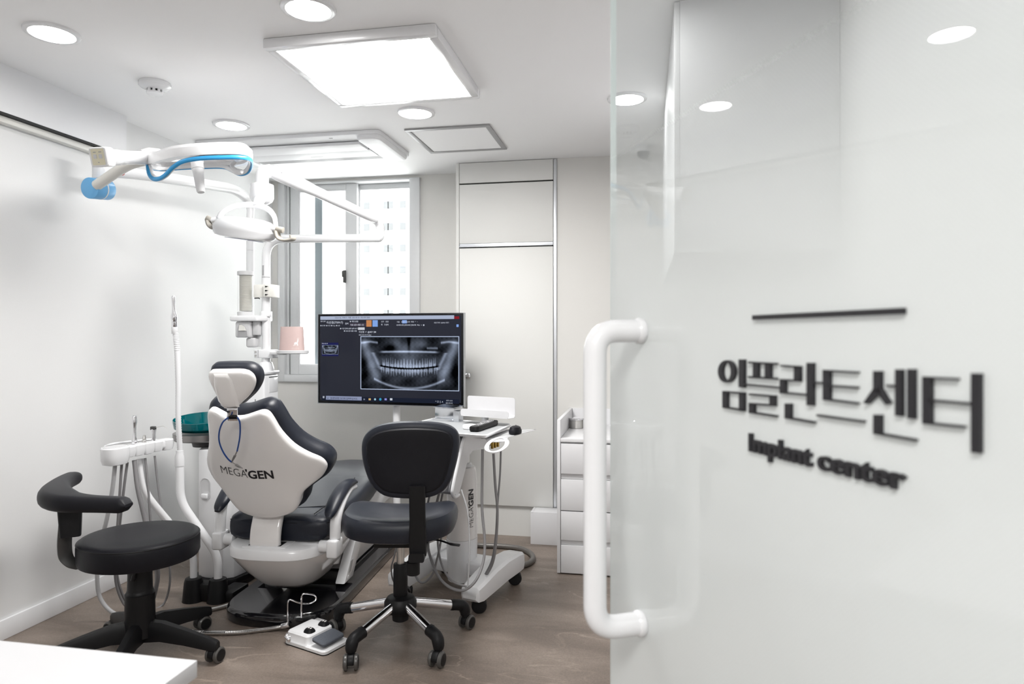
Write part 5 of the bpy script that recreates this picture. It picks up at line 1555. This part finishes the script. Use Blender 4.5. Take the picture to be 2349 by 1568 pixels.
# rail behind
rl = [at(240, 1024, t=3.08), at(262, 1017, t=3.10), at(320, 1010, t=3.24), at(345, 1008, t=3.3), at(375, 1010, t=3.36)]
obj('back_rail', tube(N(), crv(rl, 6), .0055, 10), WHITE, ah)
ah_hoses = [([(264, 1064, 3.02), (258, 1120, 3.02), (245, 1190, 3.03), (228, 1260, 3.04), (223, 1330, 3.05), (232, 1375, 3.06), (262, 1406, 3.06), (300, 1413, 3.06), (345, 1400, 3.1)], .0088, GREYHOSEL),
            ([(279, 1064, 3.06), (275, 1130, 3.06), (268, 1230, 3.08), (264, 1300, 3.1), (268, 1345, 3.12), (285, 1385, 3.14), (310, 1400, 3.16), (350, 1390, 3.2)], .006, GREYHOSE),
            ([(292, 1060, 3.10), (283, 1130, 3.10), (272, 1230, 3.11), (268, 1310, 3.13), (280, 1360, 3.15), (300, 1392, 3.17), (330, 1396, 3.2)], .006, GREYHOSE),
            ([(308, 1055, 3.12), (316, 1120, 3.10), (330, 1180, 3.10), (345, 1250, 3.10), (362, 1310, 3.12), (352, 1370, 3.14), (340, 1400, 3.15)], .010, GREYHOSE),
            ([(333, 1050, 3.18), (339, 1110, 3.17), (345, 1190, 3.17), (352, 1260, 3.17), (358, 1320, 3.18), (352, 1375, 3.2)], .0055, GREYHOSE),
            ([(355, 1045, 3.23), (362, 1110, 3.22), (372, 1180, 3.22), (385, 1260, 3.22), (390, 1330, 3.24), (378, 1380, 3.25), (350, 1402, 3.2)], .005, GREYHOSE)]
for pl_, r_, m_ in ah_hoses:
    obj('hose', tube(N(), crv([at(x, y, t=t) for x, y, t in pl_], 6), r_, 12), m_, ah)
# instruments in the cradles are things of their own
def handpiece(px_, t_, z0, label, kind):
    c = at(px_, 1020, t=t_); c.z = .765+.021
    h = thing('handpiece', label, 'dental tool', c, 0, 'dental tools in the wall-side holder')
    if kind == 0:
        obj('body', lathe(N(), [(.010, 0), (.013, .008), (.012, .02), (.0085, .032), (.0075, .06), (.008, .085), (.0105, .10), (.0108, .125), (.008, .133), (0, .134)], 24), CHROME, h, local=True)
        obj('valve', tube(N(), [Vector((.006, -.006, .012)), Vector((.022, -.012, .022))], .004, 10), CHROME, h, local=True)
    elif kind == 1:
        obj('body', lathe(N(), [(.009, 0), (.010, .012), (.006, .016), (.0085, .018), (.0055, .034), (0, .035)], 24), STEEL, h, local=True)
        obj('valve', tube(N(), [Vector((.004, -.004, .008)), Vector((.015, -.008, .014))], .0032, 10), CHROME, h, local=True)
    else:
        obj('body', lathe(N(), [(.0095, 0), (.0095, .045), (.011, .046), (.011, .055), (.006, .06)], 24), CHROME, h, local=True)
        obj('head', box(N(), (-.013, -.009, .052), (.011, .009, .070), .004), DKMETAL, h, local=True)
        obj('tip', tube(N(), crv([Vector((.008, 0, .064)), Vector((.03, .004, .068)), Vector((.048, .008, .070)), Vector((.062, .012, .060))], 5), .0014, 8), STEEL, h, local=True)
handpiece(308, 3.12, 0, 'tall slim chrome suction tip standing in the wall-side holder', 0)
handpiece(331, 3.175, 0, 'short steel saliva ejector valve in the wall-side holder', 1)
handpiece(352, 3.22, 0, 'chrome water syringe with a bent tip in the wall-side holder', 2)
# upright suction hose
sv = thing('suction_hose', 'white ribbed suction hose standing upright with a chrome tip', 'suction hose', at(412, 1062, t=3.31))
obj('socket', lathe(N(), [(.0215, 0), (.0215, .045), (.017, .06), (.0165, .075), (.014, .076)], 28, Matrix.Translation(at(412, 1068, t=3.31))), WHITE, sv)
hp_ = crv([at(413, 1034, t=3.31), at(409, 960, t=3.30), at(409, 880, t=3.30), at(406, 800, t=3.30), at(401, 752, t=3.30)], 26)
obj('corrugated_tube', tube(N(), hp_, [.0125 + .0009*(1 if i % 2 else -1) for i in range(len(hp_))], 18), WHITEM, sv)
tp0, tp1 = at(401, 765, t=3.30), at(397.5, 678, t=3.28)
dd_ = (tp1-tp0); L2 = dd_.length
obj('tube_end', cyl(N(), tp0, tp0+dd_*.18, .0145, 24, .001), WHITE, sv)
obj('chrome_tip', lathe(N(), [(.012, .18*L2), (.0135, .2*L2), (.0135, .32*L2), (.0115, .33*L2), (.015, .40*L2), (.0145, .48*L2), (.009, .57*L2), (.0075, .72*L2), (.0095, .88*L2), (.0098, .97*L2), (.007, L2), (0, L2)], 24, align(tp0, dd_)), CHROME, sv)
obj('tip_valve', tube(N(), [tp0+dd_*.40+Vector((.004, -.014, 0)), tp0+dd_*.44+Vector((.018, -.016, 0))], [.006, .002], 12), CHROME, sv)

# ------------------------------------------------------------------ delivery cart beside the chair
CA = Vector((-.915, 3.31, 0)); CYAW = R(-14)
CM = Matrix.Translation(CA) @ Matrix.Rotation(CYAW, 4, 'Z')
def cm_(x, y, z): return CM @ Vector((x, y, z))
cart = thing('delivery_cart', 'white wheeled dental cart with a tray top beside the cabinet', 'cart', CA, CYAW)
def foot(x, y0, y1):
    b = N(); rings = []
    for f, w_, zt, zb in ((0, .035, .125, .085), (.02, .048, .138, .072), (.10, .054, .148, .066), (.35, .058, .172, .074), (.6, .058, .180, .080), (.85, .056, .172, .076), (.97, .050, .160, .074), (1.0, .036, .148, .084)):
        y = y0+(y1-y0)*f
        o4 = [(-w_*.9, zb), (w_*.9, zb), (w_, zb+(zt-zb)*.35), (w_*.95, zt-.012), (w_*.72, zt), (-w_*.72, zt), (-w_*.95, zt-.012), (-w_, zb+(zt-zb)*.35)]
        rings.append([cm_(x+q[0], y, q[1]) for q in o4])
    return obj('foot', loft(b, rings), WHITE, cart)
def cart_wheel(x, y):
    M = CM @ Matrix.Translation((x, y, 0))
    c = obj('caster', lathe(N(), [(.012, .06), (.016, .062), (.016, .082), (.01, .084)], 16, M), BLACKP, cart)
    for s_ in (-1, 1):
        Mw = M @ Matrix.Translation((0, 0, .035)) @ Matrix.Rotation(.5, 4, 'Z') @ Matrix.Translation((.012, s_*.004, 0)) @ Matrix.Rotation(-s_*PI/2, 4, 'X')
        obj('wheel', lathe(N(), [(.030, 0), (.035, .003), (.035, .014), (.030, .020), (.0, .021)], 28, Mw), BLACKP, c)
    q = N(); cyl(q, M @ Vector((0, 0, .03)), M @ Vector((0, 0, .062)), .010, 14); obj('fork', q, BLACKP, c)
for x, ya, yb_ in ((.205, -.255, .27), (-.205, -.25, .27)):
    foot(x, ya, yb_)
    cart_wheel(x, ya+.07); cart_wheel(x, yb_-.06)
b = N(); prism(b, [(-.16, .0), (.16, .0), (.16, .15), (-.16, .15)], .085, .155, cm_, .012, 3); obj('cross_beam', b, WHITE, cart)
ccy = .055
o_c = []
for k in range(40):
    a = 2*PI*k/40; o_c.append(Vector((-.005+.072*math.cos(a), ccy+.085*math.sin(a))))
obj('column_base', pillow(N(), o_c, [(.85, 0, .045), (.97, 0, .052), (1.0, .0, .12), (1, .004, .26), (1, .004, .2605)], cm_), WHITE, cart)
obj('column', pillow(N(), o_c, [(1, .003, .2615), (1, .004, .40), (1, .0, .55), (1, -.004, .60), (1, -.010, .618), (.6, 0, .622)], cm_), SHELLW, cart)
obj('column_collar', lathe(N(), [(.040, .62), (.040, .635), (.034, .64)], 28, CM @ Matrix.Translation((.005, ccy, 0))), WHITE, cart)
obj('lift_rod', cyl(N(), cm_(.005, ccy, .62), cm_(.005, ccy, .76), .030, 28), STEEL, cart)
# lettering up the column
for txt, z0_, z1_, off in (('MEGA', .325, .425, -.012), ("'", .424, .432, 0), ('GEN', .430, .515, .028)):
    t = text_bm(txt, 1.0, 0, off); x0, x1, y0, y1 = bounds(t)
    bmesh.ops.triangulate(t, faces=list(t.faces))
    ca_ = Vector((-.005, ccy))
    for q in t.verts:
        z_ = z0_ + (q.co.x-x0)/(x1-x0)*(z1_-z0_)
        an = -PI/2 + 1.35 - q.co.y*.028/.72/.078
        q.co = cm_(ca_.x + .0765*math.cos(an), ca_.y + .0895*math.sin(an), z_)
    b = N(); merge(b, t); obj('logo_word', b, INK, cart, smooth=False)

# head with sloping front
prof = [(.17, .835), (-.22, .835), (-.255, .828), (-.285, .80), (-.375, .615), (-.378, .590), (-.355, .578), (-.325, .585), (-.235, .735), (-.20, .75), (.15, .745), (.17, .76)]
def hfn(u, v, w): return cm_(w, u, v)
SILVER = mat('silver_paint', (.42, .42, .44), .35, metal=.2, noise=.02)
head = obj('head', prism(N(), prof, -.185, .188, hfn, .006, 2), SILVER, cart)
for xx in (-.187, .190): obj('side_cover', prism(N(), prof, xx-.0018, xx+.0035, hfn), WHITE, cart)
# silver fascia on top of the slope, dark reveal lines and pale side trims
fas = [(-.19, .8365), (-.228, .836), (-.262, .829), (-.291, .802), (-.330, .722), (-.325, .7195), (-.286, .798), (-.258, .8235), (-.226, .8305), (-.19, .831)]
obj('fascia', prism(N(), fas, -.165, .165, hfn), mat('silver_paint', (.50, .50, .52), .25, metal=.5, noise=.02), cart)
for xx in (-.192, .192):
    tr_ = [cm_(xx, y, z) for y, z in ((-.18, .842), (-.225, .8405), (-.262, .832), (-.294, .803), (-.34, .708), (-.381, .622), (-.386, .592), (-.365, .572), (-.33, .574))]
    obj('side_trim', tube(N(), crv(tr_, 5), .0085, 12), WHITE, cart)
    tr_ = [cm_(xx-.008*(1 if xx > 0 else -1), y, z) for y, z in ((-.18, .8455), (-.225, .844), (-.265, .835), (-.298, .804), (-.344, .709), (-.385, .622), (-.388, .595))]
    obj('trim_line', tube(N(), crv(tr_, 5), .0028, 8), DKMETAL, cart)
pn = [(.0, .715), (.0, .585)]
fv = (Vector((0, -.378, .60)) - Vector((0, -.29, .80))).normalized()
def pfn(u, v, w):
    base = Vector((0, -.334, .72)) + fv*v
    nrm = Vector((0, fv.z, -fv.y)).normalized()
    if nrm.y > 0: nrm = -nrm
    q = base + nrm*w
    return cm_(u, q.y, q.z)
pan = obj('control_panel', pillow(N(), rrect(.33, .155, .035, 6, .0, .065), [(1, 0, .0), (1, .002, .006), (1, 0, .016), (1, -.004, .019), (.6, 0, .019)], pfn), WHITE, cart)
b = N(); prism(b, rrect(.003, .018, .001, 2, .085, .07), .019, .0205, pfn); obj('panel_mark', b, DKMETAL, pan)
obj('panel_knob', lathe(N(), [(.012, 0), (.012, .008), (.009, .011), (0, .011)], 18, align(pfn(.06, .115, .019), pfn(.06, .115, .1)-pfn(.06, .115, .0))), CHROME, pan)

# tray top
TZ = .85
to = [at(995, 957, Z=TZ), at(1177, 971, Z=TZ), at(1116, 998, Z=TZ), Vector((-1.165, 3.035, TZ))]
def rpoly(pts, rad, n=6):
    m = len(pts); out = []
    for i in range(m):
        a, b_, c = Vector(pts[i-1][:2]), Vector(pts[i][:2]), Vector(pts[(i+1) % m][:2])
        p1, p2 = b_+(a-b_).normalized()*rad, b_+(c-b_).normalized()*rad
        for k in range(n+1):
            s = k/n; out.append(p1*(1-s)**2 + b_*2*s*(1-s) + p2*s*s)
    return out
tro = rpoly(to, .035)
zfn = lambda u, v, w: Vector((u, v, w))
obj('tray_shell', pillow(N(), tro, [(1, -.03, TZ-.016), (1, -.008, TZ-.014), (1, -.001, TZ-.006), (1, 0, TZ-.002), (1, -.003, TZ), (1, -.009, TZ), (1, -.012, TZ-.004), (.5, -.012, TZ-.004)], zfn), WHITE, cart)
obj('tray_mat', pillow(N(), tro, [(1, -.0125, TZ-.004), (1, -.0125, TZ-.0025), (.5, -.0125, TZ-.0025)], zfn), mat('grey_mat', (.33, .34, .35), .5, noise=.02), cart)
TT = TZ - .0022
# wing plate with ring handle
WZ = .822
tip = at(1230, 984.5, Z=WZ)
wo = [tip, at(1165, 1003, Z=WZ), at(1110, 1006, Z=WZ), at(1122, 997, Z=WZ), at(1178, 975, Z=WZ), at(1200, 978, Z=WZ)]
wo = [at(1231, 984, Z=WZ), at(1162, 1003.5, Z=WZ), at(1112, 1006.5, Z=WZ), at(1120, 1000, Z=WZ), at(1165, 984, Z=WZ)]
wr = rpoly(wo, .008, 3)
wing = obj('wing_plate', prism(N(), wr, WZ-.003, WZ, zfn), WHITE, cart)
obj('wing_mat', pillow(N(), wr, [(1, -.006, WZ), (1, -.006, WZ+.001)], zfn), mat('pale_grey_mat', (.46, .465, .47), .5, noise=.02), wing)
rc_ = at(1140, 1020, t=2.93); rp_ = []
ru = (at(1162, 1012, t=2.95)-at(1116, 1020, t=2.92)).normalized(); rv = Vector((0, 0, 1)); rv = (rv-ru*rv.dot(ru)).normalized()
for k in range(36):
    a = 2*PI*k/36
    rp_.append(rc_ + ru*.046*math.cos(a) + rv*.0235*math.sin(a) - Vector((0, .04*math.sin(a)*-1, 0)))
obj('ring_handle', tube(N(), rp_, .008, 12, closed=True, flat=(1.2, .5)), WHITEM, wing)
b = N(); prism(b, [(x.x, x.y) for x in (at(1114, 1004, Z=WZ), at(1166, 1003, Z=WZ), at(1156, 1012, Z=WZ), at(1120, 1012, Z=WZ))], WZ-.004, WZ-.001, zfn); obj('ring_root', b, WHITE, wing)
obj('wing_bracket', box(N(), (.19, -.12, .795), (.235, -.04, .8185), .003, M=CM), GREYP, cart)
# brackets seen through the ring
b = N()
for k in range(3): box(b, (.20, -.03+.03*k, .735), (.212, -.018+.03*k, .765), .001, M=CM)
obj('connector', b, mat('brass', (.5, .33, .08), .35, metal=1.0, noise=.05), cart)
# hoses
chs = [([(1107, 1030, 3.06), (1106, 1100, 3.05), (1106, 1170, 3.03), (1112, 1240, 3.0), (1108, 1290, 2.97), (1088, 1335, 2.93), (1055, 1354, 2.93), (1012, 1330, 2.98), (985, 1270, 3.1), (984, 1225, 3.18), (1000, 1160, 3.2), (1012, 1115, 3.2)], .0063, GREYHOSE),
       ([(1132, 1040, 3.15), (1136, 1110, 3.15), (1141, 1170, 3.15), (1138, 1240, 3.16), (1130, 1290, 3.18), (1112, 1325, 3.22)], .0062, GREYHOSE),
       ([(1149, 1030, 3.2), (1147, 1090, 3.2), (1141, 1160, 3.19), (1137, 1230, 3.19), (1128, 1285, 3.2), (1110, 1322, 3.22)], .0045, GREYHOSE),
       ([(1058, 1122, 3.0), (1072, 1170, 2.97), (1077, 1230, 2.95), (1076, 1290, 2.93), (1073, 1345, 2.92)], .0035, GREYHOSEL),
       ([(1020, 1112, 3.14), (1010, 1160, 3.14), (1004, 1230, 3.12), (1012, 1290, 3.06), (1035, 1330, 2.97), (1070, 1345, 2.95)], .005, GREYHOSE),
       ([(990, 1115, 3.1), (975, 1180, 3.1), (955, 1240, 3.12), (948, 1300, 3.12), (965, 1335, 3.10), (990, 1320, 3.1), (1003, 1280, 3.1), (1012, 1235, 3.12), (1016, 1180, 3.15)], .005, GREYHOSE),
       ([(935, 1180, 3.15), (915, 1235, 3.15), (903, 1280, 3.15), (898, 1300, 3.16), (900, 1325, 3.2), (910, 1345, 3.3)], .004, GREYHOSE)]
for pl_, r_, m_ in chs:
    obj('hose', tube(N(), crv([at(x, y, t=t) for x, y, t in pl_], 7), r_, 12), m_, cart)

# supply hose looping on the floor behind the cart
hl_ = thing('supply_hose', 'thick grey corrugated hose looping on the floor behind the cart', 'hose', at(1190, 1290, Z=0))
pts = [(960, 1262), (985, 1245), (1030, 1243), (1100, 1250), (1150, 1252), (1195, 1258), (1220, 1272), (1218, 1288), (1190, 1298), (1150, 1300), (1100, 1298), (1060, 1290)]
hp_ = crv([at(x, y, Z=.016) for x, y in pts], 14)
obj('tube', tube(N(), hp_, .0155, 14), mat('grey_corrugated', (.16, .15, .14), .35, metal=.3, noise=.05), hl_)
b = N()
obj('tube_end', cyl(N(), hp_[-1], hp_[-1]+Vector((-.03, .02, .0)), .0155, 14), DKMETAL, hl_)

# ------------------------------------------------------------------ things on the cart
def on_tray(px_, py_, z=TT): return at(px_, py_, Z=z)
q = on_tray(1110, 986)
rm = thing('remote_control', 'black remote control lying on the cart tray', 'remote control', q, 0)
ra, rb = on_tray(1088, 989.5), on_tray(1132, 974.5)
d_ = (rb-ra).normalized(); s_ = Vector((d_.y, -d_.x, 0)); L2 = (rb-ra).length
def rfn(u, v, w): return ra + d_*u + s_*v + Vector((0, 0, w))
obj('body', pillow(N(), rrect(L2*1.12, .048, .018, 5, L2/2, 0), [(1, -.005, .0), (1, 0, .006), (1, 0, .019), (1, -.003, .024), (.8, -.004, .025)], rfn), BLACKP, rm)
RB = [MIDGREY, GREYP, RED]
b = N(); b2 = N()
for i in range(10):
    for j in range(3):
        prism(b2 if (i+j) % 4 == 0 else b, rrect(L2*.05, .007, .002, 2, L2*(.10+.085*i), -.011+.011*j), .0245, .0275, rfn)
obj('button_field', b, MIDGREY, rm); obj('pale_buttons', b2, GREYP, rm)
q = on_tray(1080, 983)
wp = thing('white_puck', 'small round white device on the cart tray beside the remote', 'device', q)
obj('body', lathe(N(), [(.036, 0), (.039, .004), (.039, .014), (.035, .019), (.02, .021), (0, .0215)], 36), WHITE, wp, local=True)
obj('button', lathe(N(), [(.010, .0208), (.010, .0235), (0, .024)], 20), WHITE, wp, local=True)
q = at(1176, 994.5, Z=WZ+.0015) + Vector((.012, 0, 0))
ms = thing('computer_mouse', 'black computer mouse on the cart wing plate', 'mouse', q)
def mfn(u, v, w): return q + d_*u + s_*v + Vector((0, 0, w))
mo_ = [Vector((.045*math.cos(2*PI*k/32)*(1 if math.cos(2*PI*k/32) > 0 else .9), .028*math.sin(2*PI*k/32))) for k in range(32)]
obj('body', pillow(N(), mo_, [(1, -.003, .0), (1, 0, .004), (1, .001, .016), (1, -.003, .024), (.82, 0, .032), (.5, 0, .037), (.2, 0, .038)], mfn), BLACKV, ms)
b = N(); tube(b, [mfn(.02, -.004, .036), mfn(.034, -.004, .031)], .004, 8); obj('wheel', b, DKMETAL, ms)
# white bracket shelf behind the tray
sh0, sh1 = at(1057, 955, t=3.40), at(1167, 962, t=3.26)
su = (sh1-sh0); su.z = 0; SW_ = su.length; su.normalize(); sn_ = Vector((su.y, -su.x, 0))
zlow, zmid, ztop_ = .885, .92, at(1060, 908, t=3.42).z
so0 = Vector((sh0.x, sh0.y, 0))
STANDW = mat('powder_coat_white', (.64, .64, .655), .45, noise=.01)
shf = thing('white_stand', 'white bent-metal stand rising behind the cart tray', 'stand', so0 + su*SW_/2 + Vector((0, 0, TZ)))
def shm(u, v, w): return so0 + su*u + Vector((0, 0, v)) + sn_*w
obj('back_plate', prism(N(), rrect(SW_, ztop_-zlow, .012, 4, SW_/2, (ztop_+zlow)/2), -.062, -.060, shm), STANDW, shf)
obj('front_lip', prism(N(), rrect(SW_, .036, .012, 4, SW_/2, zlow+.018), .0, .002, shm), STANDW, shf)
obj('floor_plate', prism(N(), [(0, zlow), (SW_, zlow), (SW_, zlow+.002), (0, zlow+.002)], -.061, .001, shm), STANDW, shf)
pbx = shm(SW_*.45, 0, -.03)
obj('post', cyl(N(), Vector((pbx.x, pbx.y, TZ-.002)), Vector((pbx.x, pbx.y, zlow)), .017, 24), STANDW, shf)
# silver dispenser boxes
MIRR = mat('polished_aluminium', (.68, .70, .73), .18, metal=1.0, noise=.03)
d0, d1 = on_tray(996, 962.5), on_tray(1040, 966.5)
du = (d1-d0); du.z = 0; DWd = du.length; du.normalize(); dn_ = Vector((du.y, -du.x, 0))
def dbm(u, v, w): return Vector((d0.x, d0.y, TT)) + du*u + Vector((0, 0, w)) - dn_*v
sb2 = thing('steel_dispenser', 'polished metal two-lid dispenser at the back of the cart tray', 'dispenser', dbm(DWd/2, .03, 0))
profd = [(0, 0), (.075, 0), (.075, .074), (.02, .074), (.022, .006), (0, .006)]
obj('body', prism(N(), [(.004, 0), (.072, 0), (.075, .070), (.008, .064)], .0, DWd, lambda u, v, w: dbm(w, u, v), .001), MIRR, sb2)
obj('lip', prism(N(), [(-.012, 0), (.004, 0), (.004, .006), (-.010, .010)], -.002, DWd+.002, lambda u, v, w: dbm(w, u, v), .001), MIRR, sb2)
for i in range(2):
    w0_, w1_ = DWd*(.5*i)+.001-(.004 if i == 0 else 0), DWd*(.5+.5*i)-.001+(.004 if i else 0)
    obj('lid', prism(N(), [(-.004, .066), (.078, .073), (.078, .076), (-.004, .069)], w0_, w1_, lambda u, v, w: dbm(w, u, v)), MIRR, sb2)
e0 = on_tray(1051, 966.5)
sbx = thing('metal_tool_box', 'small open square metal cup beside the two-lid dispenser', 'cup', e0)
b = N()
for lo, hi in (((-.018, -.018, 0), (.018, -.0165, .055)), ((-.018, .0165, 0), (.018, .018, .055)), ((-.018, -.0165, 0), (-.0165, .0165, .055)), ((.0165, -.0165, 0), (.018, .0165, .055))):
    box(b, lo, hi, 0, M=Matrix.Translation(e0) @ Matrix.Rotation(math.atan2(du.y, du.x), 4, 'Z'))
obj('wall', b, MIRR, sbx)
obj('bottom', box(N(), (-.0165, -.0165, 0), (.0165, .0165, .0015), 0, M=Matrix.Translation(e0) @ Matrix.Rotation(math.atan2(du.y, du.x), 4, 'Z')), MIRR, sbx)

# ------------------------------------------------------------------ foot control
fA, fF, fR = at(650, 1475, Z=0), at(744, 1506, Z=0), at(806, 1472, Z=0)
fu = (fF-fA); FL = fu.length; fu.normalize(); fvv = Vector((-fu.y, fu.x, 0)); FWd = (fR-fF).dot(fvv)
fc = thing('foot_control', 'white foot control with two black buttons and a grey pedal', 'foot pedal', fA + fu*FL/2 + fvv*FWd/2)
def fmp(u, v, w): return fA + fu*u + fvv*v + Vector((0, 0, w))
FB = FWd + .10
# main plate (its long side runs away from the camera to the right)
pl_o = [Vector(p) for p in rrect(FL, FWd*.96, .022, 5, FL/2, FWd*.48)]
obj('base_plate', pillow(N(), pl_o, [(1, -.004, 0), (1, 0, .004), (1, 0, .014), (1, -.005, .018), (.6, 0, .018)], fmp), WHITE, fc)
obj('rubber_edge', pillow(N(), pl_o, [(1, .001, 0), (1, .001, .003)], fmp), BLACKP, fc)
# raised housing on the left half
ho2 = [Vector(p) for p in rrect(FL*.56, FWd*.96, .018, 5, FL*.30, FWd*.52)]
hsg = obj('housing', pillow(N(), ho2, [(1, .006, .016), (1, 0, .024), (1, -.003, .048), (1, -.010, .055), (.6, -.01, .056)], fmp), WHITE, fc)
for uu, vv in ((FL*.44, FWd*.30), (FL*.44, FWd*.82)):
    bo_ = [Vector(p) for p in rrect(.038, .034, .012, 5, uu, vv)]
    k = obj('button', pillow(N(), bo_, [(1, .004, .055), (1, .002, .061), (1, -.004, .068), (.6, -.004, .069)], fmp), BLACKP, fc)
    t = N(); 
    for dx in (-.006, .006): prism(t, rrect(.006, .010, .002, 2, uu+dx, vv+.002), .0692, .0697, fmp)
    obj('symbol', t, PRINT, k)
obj('maker_mark', prism(N(), rrect(.004, .04, .001, 2, FL*.43, FWd*.56), .0556, .0562, fmp), GREYP, hsg)
pd_o = [Vector(p) for p in rrect(FL*.30, FWd*.80, .014, 5, FL*.78, FWd*.47)]
def pdf(u, v, w): return fmp(u, v, w + .02*(FL*.95-u)/.1*.8)
obj('pedal', pillow(N(), pd_o, [(1, -.003, .026), (1, 0, .029), (1, 0, .036), (1, -.003, .039), (.6, 0, .039)], pdf), SLATE, fc)
b = N()
for vv in (.35, .6): box(b, (-.008, -.008, 0), (.008, .008, .02), .001, M=Matrix.Translation(fmp(FL*.78, FWd*vv, .014)))
obj('pedal_pivot', b, MIDGREY, fc)
# wire guard
w1_, w2_ = at(658, 1440, t=2.94), at(692, 1416, t=3.06)
wire = [at(660, 1433, t=2.93), at(660, 1380, t=2.93), at(664, 1374, t=2.93), at(690, 1384, t=2.94), at(712, 1384, t=2.98), at(727, 1374, t=2.97), at(722, 1364, t=2.97), at(705, 1361, t=2.95), at(695, 1361, t=2.94), at(692, 1366, t=2.94), at(691, 1416, t=2.94)]
obj('wire_guard', tube(N(), fillet(wire, .02, 5), .0032, 10), CHROME, fc)
b = N()
for du_ in (.0, .022):
    lathe(b, [(.010, 0), (.010, .012), (.006, .014)], 16, align(fmp(.012+du_*.8, .02-du_*.2, .03), -fu*.7-fvv*.7))
tube(b, [fmp(.0, .012, .022), fmp(.04, -.004, .022)], .006, 10)
obj('guard_clamp', b, CHROME, fc)
ent = fmp(-.0, FWd*.80, .03)
obj('cable_port', box(N(), (-.03, -.04, .0), (.03, .05, .036), .004, M=Matrix.Translation(fmp(.02, FWd*.98, 0)) @ Matrix.Rotation(math.atan2(fu.y, fu.x), 4, 'Z')), GREYP, fc)
# armoured cable
m = mat('armoured_cable', (.62, .61, .60), .25, metal=1.0, noise=.05)
ac_ = thing('armoured_cable', 'shiny ribbed metal cable running along the floor to the foot control', 'cable', at(560, 1448, Z=0))
def ribbed(pts, r, label=None):
    pp_ = crv(pts, 40)
    return tube(N(), pp_, [r*(1.06 if i % 2 else .93) for i in range(len(pp_))], 12)
cpts = [at(662, 1432, Z=.028), at(640, 1438, Z=.016), at(600, 1444, Z=.0105), at(540, 1450, Z=.0105), at(460, 1450, Z=.0105), at(400, 1440, Z=.0105), at(380, 1424, Z=.0105), at(400, 1408, Z=.0105), at(440, 1404, Z=.0105), at(490, 1396, Z=.0105), at(525, 1387, Z=.0105), at(544, 1377, Z=.0105)]
obj('sheath', ribbed(cpts, .0095), m, ac_)
obj('end_sleeve', cyl(N(), at(664, 1431, Z=.029), at(646, 1436, Z=.02), .0125, 20, .002), CHROME, ac_)
